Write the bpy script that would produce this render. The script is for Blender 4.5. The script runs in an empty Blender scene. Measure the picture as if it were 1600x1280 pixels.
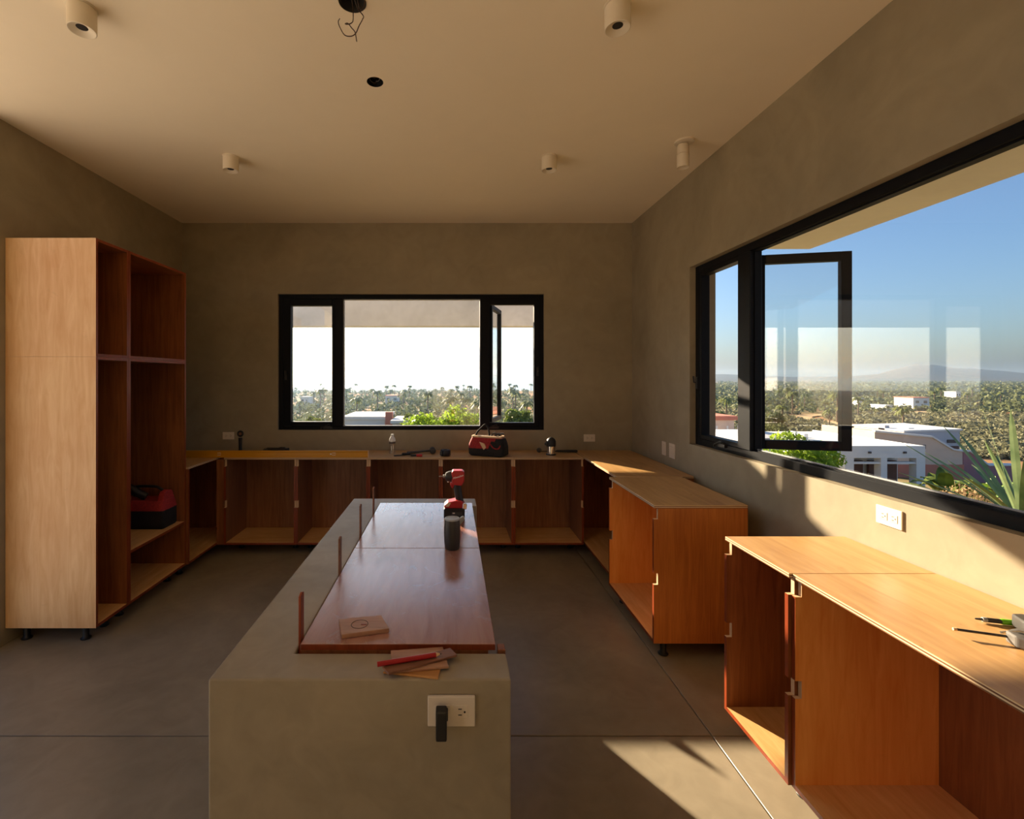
import bpy, bmesh, math, random
import numpy as np
from mathutils import Vector, Matrix

SC = bpy.context.scene
COL = SC.collection
random.seed(7)
RNG = np.random.default_rng(11)

# ------------------------------------------------------------------ camera
F = 740.0                      # focal length in pixels of the 1600x1280 frame
EYE = 1.64                     # eye height above the floor
cam_d = bpy.data.cameras.new('camera')
cam = bpy.data.objects.new('camera', cam_d)
COL.objects.link(cam)
cam.location = (0, 0, EYE)
cam.rotation_euler = (math.pi / 2, 0, 0)
cam_d.sensor_width = 36.0
cam_d.lens = F / 1600 * 36.0
cam_d.shift_x = (800 - 705) / 1600
cam_d.shift_y = -(640 - 590) / 1600
cam_d.clip_start = 0.05
cam_d.clip_end = 20000
SC.camera = cam

# ------------------------------------------------------------------ light
SUN_AZ, SUN_K = 0.64, 0.415    # sunlight travels along (0.64, -1, -0.415)
sdir = Vector((SUN_AZ, -1.0, -SUN_K)).normalized()
SUN_EL = math.asin(-sdir.z)
world = bpy.data.worlds.new('sky')
SC.world = world
world.use_nodes = True
wn = world.node_tree
wn.nodes.clear()
sky = wn.nodes.new('ShaderNodeTexSky')
sky.sky_type = 'NISHITA'
sky.sun_disc = False
sky.sun_elevation = SUN_EL
sky.sun_rotation = math.atan2(-SUN_AZ, 1.0)
sky.altitude = 0
sky.air_density = 1.0
sky.dust_density = 2.0
sky.ozone_density = 5.0
bg = wn.nodes.new('ShaderNodeBackground')
bg.inputs['Strength'].default_value = 0.182
wo = wn.nodes.new('ShaderNodeOutputWorld')
wn.links.new(sky.outputs[0], bg.inputs[0])
wn.links.new(bg.outputs[0], wo.inputs[0])

sun_d = bpy.data.lights.new('sun', 'SUN')
sun_d.energy = 16.6
sun_d.color = (1.0, 0.80, 0.56)
sun_d.angle = math.radians(0.6)
sun = bpy.data.objects.new('sun', sun_d)
COL.objects.link(sun)
sun.rotation_euler = sdir.to_track_quat('-Z', 'Y').to_euler()
sun.location = (-6, 10, 12)

vs = SC.view_settings
vs.view_transform = 'Standard'
vs.look = 'None'
vs.gamma = 1.0
vs.use_curve_mapping = False
vs.exposure = 0.26
SC.cycles.max_bounces = 10
SC.cycles.diffuse_bounces = 7
SC.cycles.transparent_max_bounces = 24
SC.cycles.sample_clamp_indirect = 6.0


# ------------------------------------------------------------------ helpers
def on(px, py, z):
    """Point of the horizontal plane z met by the sight line through a photo pixel."""
    y = (EYE - z) * F / (py - 590.0)
    return Vector(((px - 705.0) / F * y, y, z))


class MB:
    """Collects polygons; build() links them as one mesh object."""
    def __init__(s):
        s.v, s.f, s.m = [], [], []
        s.mi = 0

    def face(s, pts):
        n = len(s.v)
        s.v += [tuple(p) for p in pts]
        s.f.append(tuple(range(n, n + len(pts))))
        s.m.append(s.mi)

    def raw(s, vs_, fs):
        n = len(s.v)
        s.v += [tuple(p) for p in vs_]
        for f in fs:
            s.f.append(tuple(i + n for i in f))
            s.m.append(s.mi)

    def box(s, x0, x1, y0, y1, z0, z1):
        v = [(x0, y0, z0), (x1, y0, z0), (x1, y1, z0), (x0, y1, z0), (x0, y0, z1), (x1, y0, z1), (x1, y1, z1), (x0, y1, z1)]
        s.raw(v, [(0, 3, 2, 1), (4, 5, 6, 7), (0, 1, 5, 4), (1, 2, 6, 5), (2, 3, 7, 6), (3, 0, 4, 7)])
        return s

    def prism(s, poly, a, b, axis='x'):
        """Extrude a 2-D outline from a to b along an axis (other two axes in order)."""
        def p(u, w, t):
            return {'x': (t, u, w), 'y': (u, t, w), 'z': (u, w, t)}[axis]
        n = len(poly)
        v = [p(u, w, a) for u, w in poly] + [p(u, w, b) for u, w in poly]
        fs = [tuple(range(n)), tuple(range(2 * n - 1, n - 1, -1))]
        fs += [(i, i + n, (i + 1) % n + n, (i + 1) % n) for i in range(n)]
        s.raw(v, fs)
        return s

    def lathe(s, prof, c=(0, 0, 0), n=20, axis='z'):
        v, fs = [], []
        for r, h in prof:
            for k in range(n):
                a = 2 * math.pi * k / n
                d = {'z': (r * math.cos(a), r * math.sin(a), h), 'x': (h, r * math.cos(a), r * math.sin(a)), 'y': (r * math.sin(a), h, r * math.cos(a))}[axis]
                v.append((c[0] + d[0], c[1] + d[1], c[2] + d[2]))
        m = len(prof)
        for i in range(m - 1):
            for k in range(n):
                fs.append((i * n + k, i * n + (k + 1) % n, (i + 1) * n + (k + 1) % n, (i + 1) * n + k))
        fs.append(tuple(reversed(range(n))))
        fs.append(tuple(range((m - 1) * n, m * n)))
        s.raw(v, fs)
        return s

    def tube(s, pts, r, n=8):
        pts = [Vector(p) for p in pts]
        rs = r if isinstance(r, (list, tuple)) else [r] * len(pts)
        v, fs = [], []
        up = Vector((0.13, 0.31, 0.94)).normalized()
        for i, p in enumerate(pts):
            t = (pts[min(i + 1, len(pts) - 1)] - pts[max(i - 1, 0)]).normalized()
            a = t.cross(up)
            if a.length < 1e-3:
                a = t.cross(Vector((1, 0, 0)))
            a.normalize()
            b = t.cross(a).normalized()
            for k in range(n):
                th = 2 * math.pi * k / n
                v.append(p + (a * math.cos(th) + b * math.sin(th)) * rs[i])
        for i in range(len(pts) - 1):
            for k in range(n):
                fs.append((i * n + k, i * n + (k + 1) % n, (i + 1) * n + (k + 1) % n, (i + 1) * n + k))
        fs.append(tuple(reversed(range(n))))
        fs.append(tuple(range((len(pts) - 1) * n, len(pts) * n)))
        s.raw(v, fs)
        return s

    def build(s, name, mats, parent=None, bevel=0, smooth=False, seg=2, xf=None):
        me = bpy.data.meshes.new(name)
        v = s.v if xf is None else [tuple(xf @ Vector(p)) for p in s.v]
        me.from_pydata(v, [], s.f)
        if not isinstance(mats, (list, tuple)):
            mats = [mats]
        for m in mats:
            me.materials.append(m)
        if len(mats) > 1:
            me.polygons.foreach_set('material_index', s.m)
        bm = bmesh.new()
        bm.from_mesh(me)
        bmesh.ops.recalc_face_normals(bm, faces=bm.faces)
        if bevel:
            es = [e for e in bm.edges if len(e.link_faces) == 2 and e.calc_face_angle(0) > 0.5]
            bmesh.ops.bevel(bm, geom=es, offset=bevel, segments=seg, profile=0.6, affect='EDGES', clamp_overlap=True)
        bm.to_mesh(me)
        bm.free()
        if smooth:
            me.polygons.foreach_set('use_smooth', [True] * len(me.polygons))
            try:
                me.set_sharp_from_angle(angle=math.radians(42))
            except Exception:
                pass
        o = bpy.data.objects.new(name, me)
        COL.objects.link(o)
        o.parent = parent
        return o


def tag(o, label, cat, group=None):
    o['label'] = label
    o['category'] = cat
    if group:
        o['group'] = group
    return o


def struct(o):
    o['kind'] = 'structure'
    return o


def empty(name, loc=(0, 0, 0), rz=0.0):
    o = bpy.data.objects.new(name, None)
    o.empty_display_size = 0.1
    COL.objects.link(o)
    o.location = loc
    o.rotation_euler = (0, 0, rz)
    return o


def copy_tree(o, parent=None):
    c = o.copy()
    COL.objects.link(c)
    c.parent = parent
    for ch in list(o.children):
        copy_tree(ch, c)
    return c


def smooth_path(pts, n=8):
    """Catmull-Rom through the points."""
    P = [Vector(p) for p in pts]
    P = [P[0] * 2 - P[1]] + P + [P[-1] * 2 - P[-2]]
    out = []
    for i in range(1, len(P) - 2):
        for k in range(n):
            t = k / n
            a, b, c, d = P[i - 1], P[i], P[i + 1], P[i + 2]
            out.append(0.5 * ((2 * b) + (c - a) * t + (2 * a - 5 * b + 4 * c - d) * t * t + (3 * b - a - 3 * c + d) * t ** 3))
    out.append(P[-2])
    return out


# ------------------------------------------------------------------ materials
def srgb(r, g, b):
    def c(x):
        x /= 255.0
        return x / 12.92 if x <= 0.04045 else ((x + 0.055) / 1.055) ** 2.4
    return (c(r), c(g), c(b), 1.0)


def new_mat(name):
    m = bpy.data.materials.new(name)
    m.use_nodes = True
    nt = m.node_tree
    return m, nt, nt.nodes['Principled BSDF']


def plain(name, col, rough=0.5, metal=0.0, noise=0.0, nscale=30.0, spec=0.5):
    m, nt, b = new_mat(name)
    b.inputs['Roughness'].default_value = rough
    b.inputs['Metallic'].default_value = metal
    b.inputs['Specular IOR Level'].default_value = spec
    if noise:
        tc = nt.nodes.new('ShaderNodeTexCoord')
        n = nt.nodes.new('ShaderNodeTexNoise')
        n.inputs['Scale'].default_value = nscale
        n.inputs['Detail'].default_value = 5
        r = nt.nodes.new('ShaderNodeValToRGB')
        r.color_ramp.elements[0].position = 0.3
        r.color_ramp.elements[1].position = 0.72
        r.color_ramp.elements[0].color = tuple(c * (1 - noise) for c in col[:3]) + (1,)
        r.color_ramp.elements[1].color = tuple(min(1, c * (1 + noise)) for c in col[:3]) + (1,)
        nt.links.new(tc.outputs['Object'], n.inputs['Vector'])
        nt.links.new(n.outputs['Fac'], r.inputs['Fac'])
        nt.links.new(r.outputs['Color'], b.inputs['Base Color'])
    else:
        b.inputs['Base Color'].default_value = col
    return m


def plaster(name, col, var=0.18, rough=0.75, sc=0.9, bump=0.06, spec=0.3):
    """Trowelled cement: cloudy tone, faint trowel sweeps."""
    m, nt, b = new_mat(name)
    tc = nt.nodes.new('ShaderNodeTexCoord')
    n1 = nt.nodes.new('ShaderNodeTexNoise')
    n1.inputs['Scale'].default_value = sc
    n1.inputs['Detail'].default_value = 7
    n1.inputs['Roughness'].default_value = 0.6
    n1.inputs['Distortion'].default_value = 0.7
    n2 = nt.nodes.new('ShaderNodeTexNoise')
    n2.inputs['Scale'].default_value = sc * 6
    n2.inputs['Detail'].default_value = 6
    n2.inputs['Distortion'].default_value = 1.6
    mix = nt.nodes.new('ShaderNodeMath')
    mix.operation = 'MULTIPLY_ADD'
    mix.inputs[1].default_value = 0.35
    r = nt.nodes.new('ShaderNodeValToRGB')
    r.color_ramp.elements[0].position = 0.42
    r.color_ramp.elements[1].position = 0.92
    r.color_ramp.elements[0].color = tuple(c * (1 - var) for c in col[:3]) + (1,)
    r.color_ramp.elements[1].color = tuple(min(1, c * (1 + var)) for c in col[:3]) + (1,)
    bp = nt.nodes.new('ShaderNodeBump')
    bp.inputs['Strength'].default_value = bump
    bp.inputs['Distance'].default_value = 0.02
    L = nt.links.new
    L(tc.outputs['Object'], n1.inputs['Vector'])
    L(tc.outputs['Object'], n2.inputs['Vector'])
    L(n2.outputs['Fac'], mix.inputs[0])
    L(n1.outputs['Fac'], mix.inputs[2])
    L(mix.outputs[0], r.inputs['Fac'])
    L(r.outputs['Color'], b.inputs['Base Color'])
    L(n2.outputs['Fac'], bp.inputs['Height'])
    L(bp.outputs['Normal'], b.inputs['Normal'])
    b.inputs['Roughness'].default_value = rough
    b.inputs['Specular IOR Level'].default_value = spec
    return m


def wood(name, dark, light, grain='z', rough=0.45, sc=9.0, stretch=0.06, marks=0.0, spec=0.4, bump=0.05):
    """Veneer: noise stretched along the grain axis, plus broad tone clouds and optional scuffs."""
    m, nt, b = new_mat(name)
    L = nt.links.new
    tc = nt.nodes.new('ShaderNodeTexCoord')
    mp = nt.nodes.new('ShaderNodeMapping')
    s = [sc, sc, sc]
    s['xyz'.index(grain)] = sc * stretch
    mp.inputs['Scale'].default_value = s
    n1 = nt.nodes.new('ShaderNodeTexNoise')
    n1.inputs['Scale'].default_value = 4.0
    n1.inputs['Detail'].default_value = 8
    n1.inputs['Roughness'].default_value = 0.62
    n1.inputs['Distortion'].default_value = 0.8
    n2 = nt.nodes.new('ShaderNodeTexNoise')
    n2.inputs['Scale'].default_value = 2.2
    n2.inputs['Detail'].default_value = 4
    add = nt.nodes.new('ShaderNodeMath')
    add.operation = 'MULTIPLY_ADD'
    add.inputs[1].default_value = 0.55
    r = nt.nodes.new('ShaderNodeValToRGB')
    r.color_ramp.elements[0].position = 0.52
    r.color_ramp.elements[1].position = 1.02
    r.color_ramp.elements[0].color = dark
    r.color_ramp.elements[1].color = light
    L(tc.outputs['Object'], mp.inputs['Vector'])
    L(mp.outputs[0], n1.inputs['Vector'])
    L(tc.outputs['Object'], n2.inputs['Vector'])
    L(n2.outputs['Fac'], add.inputs[0])
    L(n1.outputs['Fac'], add.inputs[2])
    L(add.outputs[0], r.inputs['Fac'])
    colr = r.outputs['Color']
    if marks:
        n3 = nt.nodes.new('ShaderNodeTexNoise')
        n3.inputs['Scale'].default_value = 4.5
        n3.inputs['Detail'].default_value = 9
        n3.inputs['Roughness'].default_value = 0.7
        n3.inputs['Distortion'].default_value = 2.5
        rr = nt.nodes.new('ShaderNodeValToRGB')
        rr.color_ramp.elements[0].position = 0.56 if marks > 0.75 else 0.62
        rr.color_ramp.elements[1].position = 0.72
        mx = nt.nodes.new('ShaderNodeMix')
        mx.data_type = 'RGBA'
        mx.inputs['B'].default_value = tuple(c * 0.45 for c in dark[:3]) + (1,)
        mm = nt.nodes.new('ShaderNodeMath')
        mm.operation = 'MULTIPLY'
        mm.inputs[1].default_value = marks
        L(tc.outputs['Object'], n3.inputs['Vector'])
        L(n3.outputs['Fac'], rr.inputs['Fac'])
        L(rr.outputs['Color'], mm.inputs[0])
        L(mm.outputs[0], mx.inputs['Factor'])
        L(colr, mx.inputs['A'])
        colr = mx.outputs['Result']
        ru = nt.nodes.new('ShaderNodeMath')
        ru.operation = 'MULTIPLY_ADD'
        ru.inputs[1].default_value = 0.25
        ru.inputs[2].default_value = rough
        L(mm.outputs[0], ru.inputs[0])
        L(ru.outputs[0], b.inputs['Roughness'])
    else:
        b.inputs['Roughness'].default_value = rough
    bp = nt.nodes.new('ShaderNodeBump')
    bp.inputs['Strength'].default_value = bump
    bp.inputs['Distance'].default_value = 0.004
    L(n1.outputs['Fac'], bp.inputs['Height'])
    L(bp.outputs['Normal'], b.inputs['Normal'])
    L(colr, b.inputs['Base Color'])
    b.inputs['Specular IOR Level'].default_value = spec
    return m


def ply_edge(name, c0, c1, period):
    """Laminated plywood edge: layers across the thickness (object Z)."""
    m, nt, b = new_mat(name)
    L = nt.links.new
    tc = nt.nodes.new('ShaderNodeTexCoord')
    sp = nt.nodes.new('ShaderNodeSeparateXYZ')
    mu = nt.nodes.new('ShaderNodeMath'); mu.operation = 'DIVIDE'; mu.inputs[1].default_value = period
    fr = nt.nodes.new('ShaderNodeMath'); fr.operation = 'FRACT'
    r = nt.nodes.new('ShaderNodeValToRGB')
    r.color_ramp.elements[0].position = 0.42
    r.color_ramp.elements[1].position = 0.58
    r.color_ramp.elements[0].color = c0
    r.color_ramp.elements[1].color = c1
    L(tc.outputs['Object'], sp.inputs[0]); L(sp.outputs['Z'], mu.inputs[0]); L(mu.outputs[0], fr.inputs[0])
    L(fr.outputs[0], r.inputs['Fac']); L(r.outputs['Color'], b.inputs['Base Color'])
    b.inputs['Roughness'].default_value = 0.6
    return m


def glass_mat(name, tint=(0.975, 0.985, 0.985, 1), r0=0.04):
    """Thin pane: clear transmission with Schlick reflection at the surface."""
    m = bpy.data.materials.new(name)
    m.use_nodes = True
    nt = m.node_tree
    nt.nodes.clear()
    L = nt.links.new
    lw = nt.nodes.new('ShaderNodeLayerWeight'); lw.inputs['Blend'].default_value = 0.5
    pw = nt.nodes.new('ShaderNodeMath'); pw.operation = 'POWER'; pw.inputs[1].default_value = 5.0
    ma = nt.nodes.new('ShaderNodeMath'); ma.operation = 'MULTIPLY_ADD'; ma.inputs[1].default_value = 1 - r0; ma.inputs[2].default_value = r0
    tr = nt.nodes.new('ShaderNodeBsdfTransparent'); tr.inputs[0].default_value = tint
    gl = nt.nodes.new('ShaderNodeBsdfGlossy'); gl.inputs['Roughness'].default_value = 0.0
    mx = nt.nodes.new('ShaderNodeMixShader')
    out = nt.nodes.new('ShaderNodeOutputMaterial')
    L(lw.outputs['Facing'], pw.inputs[0]); L(pw.outputs[0], ma.inputs[0]); L(ma.outputs[0], mx.inputs[0])
    L(tr.outputs[0], mx.inputs[1]); L(gl.outputs[0], mx.inputs[2]); L(mx.outputs[0], out.inputs[0])
    return m


def leaf_mat(name, c0, c1, rough=0.55, trans=0.35):
    m = bpy.data.materials.new(name)
    m.use_nodes = True
    nt = m.node_tree
    nt.nodes.clear()
    L = nt.links.new
    tc = nt.nodes.new('ShaderNodeTexCoord')
    n = nt.nodes.new('ShaderNodeTexNoise'); n.inputs['Scale'].default_value = 3.0; n.inputs['Detail'].default_value = 6
    r = nt.nodes.new('ShaderNodeValToRGB')
    r.color_ramp.elements[0].position = 0.35; r.color_ramp.elements[1].position = 0.65
    r.color_ramp.elements[0].color = c0; r.color_ramp.elements[1].color = c1
    d = nt.nodes.new('ShaderNodeBsdfPrincipled'); d.inputs['Roughness'].default_value = rough
    d.inputs['Specular IOR Level'].default_value = 0.25
    t = nt.nodes.new('ShaderNodeBsdfTranslucent')
    mx = nt.nodes.new('ShaderNodeMixShader'); mx.inputs[0].default_value = trans
    out = nt.nodes.new('ShaderNodeOutputMaterial')
    L(tc.outputs['Object'], n.inputs['Vector']); L(n.outputs['Fac'], r.inputs['Fac'])
    L(r.outputs['Color'], d.inputs['Base Color']); L(r.outputs['Color'], t.inputs['Color'])
    L(d.outputs[0], mx.inputs[1]); L(t.outputs[0], mx.inputs[2]); L(mx.outputs[0], out.inputs[0])
    return m


M = {}
M['wall'] = plaster('wall_plaster', (0.335, 0.285, 0.195, 1), 0.22, 0.7, 0.8)
M['ceiling'] = plaster('ceiling_plaster', (0.90, 0.79, 0.61, 1), 0.03, 0.8, 0.6, 0.02)
M['island'] = plaster('island_plaster', (0.335, 0.28, 0.19, 1), 0.22, 0.5, 1.8, 0.05)
M['floor'] = plaster('polished_concrete', (0.30, 0.255, 0.185, 1), 0.28, 0.33, 1.1, 0.015, 0.45)
M['exterior'] = plaster('exterior_plaster', (0.86, 0.85, 0.82, 1), 0.08, 0.8, 1.2)
M['bounce_terrace'] = plaster('bounce_paving', (0.88, 0.82, 0.72, 1), 0.06, 0.8, 1.2)
M['joint'] = plain('joint_dark', (0.05, 0.04, 0.03, 1), 0.9)  # dark tone of the floor joints and the scored circle
M['frame'] = plain('black_aluminium', (0.007, 0.008, 0.011, 1), 0.5, 0.0, 0, 1, 0.12)
M['gasket'] = plain('grey_gasket', (0.35, 0.36, 0.38, 1), 0.5)
M['glass'] = glass_mat('window_glass')
M['mahogany'] = wood('mahogany_ply', srgb(112, 62, 32), srgb(160, 98, 54), 'z', 0.42)
M['row_light_ply'] = wood('row_light_mahogany', srgb(112, 70, 46), srgb(158, 106, 72), 'z', 0.42)  # back row's different light put into the colour of the mahogany
M['lit_end_ply'] = wood('lit_mahogany_ply', srgb(166, 92, 34), srgb(212, 134, 58), 'z', 0.42)  # brighter mahogany for one cabinet end, its light put into the colour
M['bounce_lit_ply'] = wood('bounce_lit_amber', srgb(226, 150, 66), srgb(246, 186, 104), 'z', 0.4, 7.0, 0.1, 0.12)  # lighter copy of the side ply, bounced sunlight put into the colour
M['mahogany_floor'] = wood('mahogany_ply_flat', srgb(118, 66, 34), srgb(168, 104, 58), 'x', 0.42)
M['maple'] = wood('varnished_birch_ply', srgb(222, 168, 112), srgb(244, 204, 152), 'z', 0.4, 6.0, 0.12, 0.16)
M['inner'] = wood('inner_ply', srgb(206, 152, 92), srgb(234, 192, 132), 'x', 0.42, 6.0, 0.12, 0.1)
M['band'] = wood('red_edge_band', srgb(116, 44, 16), srgb(150, 66, 28), 'z', 0.4)
M['raw_edge'] = wood('raw_ply_edge', srgb(196, 160, 120), srgb(222, 190, 150), 'z', 0.6)
M['top'] = wood('pale_ply_top', srgb(172, 128, 76), srgb(206, 164, 108), 'x', 0.36, 5.0, 0.12, 0.7)
M['top_edge'] = ply_edge('ply_top_edge', srgb(120, 74, 40), srgb(232, 204, 160), 0.009)
M['island_top'] = wood('island_ply_top', srgb(150, 98, 80), srgb(192, 142, 122), 'x', 0.24, 5.0, 0.15, 0.8, 0.5)
_b = M['island_top'].node_tree.nodes['Principled BSDF']
_b.inputs['Coat Weight'].default_value = 1.0; _b.inputs['Coat Roughness'].default_value = 0.2; _b.inputs['Coat IOR'].default_value = 1.7
M['white_plastic'] = plain('white_plastic', srgb(226, 214, 196), 0.35)
M['lamp_white'] = plain('white_lamp_paint', srgb(226, 214, 192), 0.5)
M['black'] = plain('black_plastic', (0.012, 0.012, 0.013, 1), 0.45)
M['dark'] = plain('dark_grey_plastic', (0.05, 0.047, 0.043, 1), 0.5)
M['red'] = plain('red_plastic', (0.42, 0.012, 0.018, 1), 0.35)
M['red_fabric'] = plain('red_canvas', (0.36, 0.02, 0.02, 1), 0.8, 0, 0.3, 80)
M['black_fabric'] = plain('black_canvas', (0.014, 0.013, 0.013, 1), 0.85, 0, 0.3, 80)
M['pale_fabric'] = plain('pale_trim', srgb(224, 190, 150), 0.7)
M['chrome'] = plain('chrome', (0.75, 0.73, 0.7, 1), 0.18, 1.0)
M['steel'] = plain('dull_steel', (0.35, 0.34, 0.33, 1), 0.4, 1.0)
M['yellow'] = plain('yellow_paint', srgb(206, 142, 12), 0.4)
M['mug'] = plain('mug_dark_grey', (0.04, 0.038, 0.032, 1), 0.42)
M['lid'] = plain('mug_grey_lid', (0.36, 0.38, 0.37, 1), 0.35)
M['steel_grey'] = plain('weathered_grey_metal', (0.16, 0.15, 0.14, 1), 0.5, 0.0, 0.3, 60)
M['copper'] = plain('wire_brown', (0.05, 0.025, 0.012, 1), 0.5)
M['green'] = plain('green_plastic', srgb(110, 180, 24), 0.4)
M['bottle'] = glass_mat('clear_bottle', (0.95, 0.96, 0.97, 1), 0.16)
M['cap'] = plain('bottle_white', srgb(240, 240, 236), 0.3)
M['pencil_wood'] = plain('pencil_wood', srgb(226, 186, 130), 0.6)
M['scrap'] = wood('scrap_ply', srgb(150, 104, 74), srgb(196, 152, 120), 'x', 0.5, 8.0, 0.1, 0.3)
M['scrap_brown'] = wood('scrap_brown_ply', srgb(112, 72, 50), srgb(150, 104, 78), 'x', 0.5, 8.0)
M['scrap_yellow'] = wood('scrap_yellow_ply', srgb(168, 112, 56), srgb(204, 150, 90), 'x', 0.5, 8.0)

# ------------------------------------------------------------------ the room
XL, XR, YB, YF, H = -2.74, 1.84, 4.82, -4.6, 3.212
T = 0.2

base = MB().box(XL - T, XR + T, YF - T, YB + T, -1.6, -0.012).build('floor', M['joint'])
struct(base)
for (x0, x1) in ((XL, 1.193), (1.193, XR)):
    for (y0, y1) in ((YF, -0.83), (-0.83, 2.167), (2.167, YB)):
        MB().box(x0 + (0.003 if x0 > XL else 0), x1 - (0.003 if x1 < XR else 0), y0 + (0.003 if y0 > YF else 0),
                 y1 - (0.003 if y1 < YB else 0), -0.02, 0).build('floor_slab', M['floor'], base, 0.0015, seg=1)


def wall_with_hole(name, axis, a0, a1, t0, t1, holes, mat, z0=0.0, z1=H):
    """Wall panel in a plane; holes are (a0, a1, z0, z1)."""
    mb = MB()
    cuts = sorted(set([a0, a1] + [h[0] for h in holes] + [h[1] for h in holes]))
    for c0, c1 in zip(cuts[:-1], cuts[1:]):
        mid = (c0 + c1) / 2
        spans = [(z0, z1)]
        for h in holes:
            if h[0] < mid < h[1]:
                ns = []
                for s0, s1 in spans:
                    if h[2] > s0: ns.append((s0, min(s1, h[2])))
                    if h[3] < s1: ns.append((max(s0, h[3]), s1))
                spans = ns
        for s0, s1 in spans:
            if axis == 'x': mb.box(c0, c1, t0, t1, s0, s1)
            else: mb.box(t0, t1, c0, c1, s0, s1)
    o = mb.build(name, mat)
    bm = bmesh.new(); bm.from_mesh(o.data)
    bmesh.ops.remove_doubles(bm, verts=bm.verts, dist=1e-5)
    bm.to_mesh(o.data); bm.free()
    return struct(o)


# openings: back window, right window, unseen wide left opening added to let in fill light
WB = (-1.765, 0.945, 1.105, 2.49)
WR = (0.25, 3.655, 1.128, 2.49)
wall_with_hole('wall_back', 'x', XL - T, XR + T, YB, YB + T, [WB], M['wall'])
wall_with_hole('wall_right', 'y', YF, YB, XR, XR + T, [WR], M['wall'])
wall_with_hole('wall_left', 'y', YF, YB, XL - T, XL, [(-1.2, 2.76, 0.0, 3.2)], M['wall'])
wall_with_hole('wall_rear', 'x', XL - T, XR + T, YF - T, YF, [], M['wall'])
# ceiling with two round electrical boxes cut in
BOX1, BOX2 = Vector((-0.414, 1.985, H)), Vector((-0.405, 2.52, H))
cb = MB()
cx0, cx1, cy0, cy1 = XL - T, XR + T, YF - T, YB + T
ys = [cy0, BOX1.y - 0.2, BOX1.y + 0.2, BOX2.y - 0.2, BOX2.y + 0.2, cy1]
for i in range(5):
    if i in (1, 3):
        c = BOX1 if i == 1 else BOX2
        cb.box(cx0, c.x - 0.2, ys[i], ys[i + 1], H, H + 0.2)
        cb.box(c.x + 0.2, cx1, ys[i], ys[i + 1], H, H + 0.2)
        r, n = (0.058 if i == 1 else 0.044), 32
        for k in range(n):
            a, b_ = 2 * math.pi * k / n, 2 * math.pi * (k + 1) / n
            def ring(t, rr):
                return (c.x + rr * math.cos(t), c.y + rr * math.sin(t))
            def sq(t):
                q = 0.2 / max(abs(math.cos(t)), abs(math.sin(t)))
                return (c.x + q * math.cos(t), c.y + q * math.sin(t))
            p0, p1, q0, q1 = ring(a, r), ring(b_, r), sq(a), sq(b_)
            cb.face([(*p0, H), (*p1, H), (*q1, H), (*q0, H)])
            cb.face([(*p0, H), (*p1, H), (*p1, H + 0.07), (*p0, H + 0.07)])
        cb.box(c.x - 0.2, c.x + 0.2, ys[i], ys[i + 1], H + 0.07, H + 0.2)
    else:
        cb.box(cx0, cx1, ys[i], ys[i + 1], H, H + 0.2)
ceil = cb.build('ceiling', M['ceiling'])
struct(ceil)
# roof slab with its eave over the right-hand window
struct(MB().box(XR + T + 0.002, 3.80, YF, YB + T, 3.0, 3.28).build('roof_eave', M['exterior'], None, 0.004, seg=1))
# unseen pale paving added outside the left opening to bounce sunlight indoors
struct(MB().box(-12.0, XL - T - 0.002, -7.0, 7.0, -0.2, -0.02).build('bounce_terrace', M['bounce_terrace']))


# ------------------------------------------------------------------ windows
def frame_rect(mb, axis, t0, t1, a0, a1, z0, z1, w):
    """Four-sided frame bar ring of width w between depths t0 and t1."""
    wl, wr, wb, wt = w if isinstance(w, tuple) else (w, w, w, w)
    def bx(p0, p1, q0, q1):
        if axis == 'x': mb.box(p0, p1, t0, t1, q0, q1)
        else: mb.box(t0, t1, p0, p1, q0, q1)
    bx(a0, a0 + wl, z0, z1); bx(a1 - wr, a1, z0, z1)
    bx(a0 + wl, a1 - wr, z0, z0 + wb); bx(a0 + wl, a1 - wr, z1 - wt, z1)


def crank(parent, at, rz=0.0):
    """Folding operator handle at the foot of a casement."""
    mb = MB()
    mb.box(-0.045, 0.045, -0.018, 0.0, 0.0, 0.022)
    mb.tube(smooth_path([(0.03, -0.012, 0.022), (0.02, -0.022, 0.04), (-0.02, -0.026, 0.03), (-0.06, -0.028, 0.012)], 4), 0.006, 8)
    mb.lathe([(0.004, -0.012), (0.009, -0.006), (0.009, 0.008), (0.004, 0.013)], (-0.062, -0.028, 0.006), 10)
    o = mb.build('crank_handle', M['black'], parent, smooth=True)
    o.location = at; o.rotation_euler = (0, 0, rz)
    return o


def latch(parent, at, rz=0.0):
    mb = MB()
    mb.box(-0.011, 0.011, -0.012, 0.0, -0.045, 0.045)
    mb.tube([(0, -0.012, 0.0), (0, -0.03, 0.004), (0, -0.034, 0.05)], 0.006, 8)
    o = mb.build('latch_handle', M['black'], parent, smooth=True)
    o.location = at; o.rotation_euler = (0, 0, rz)
    return o


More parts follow.
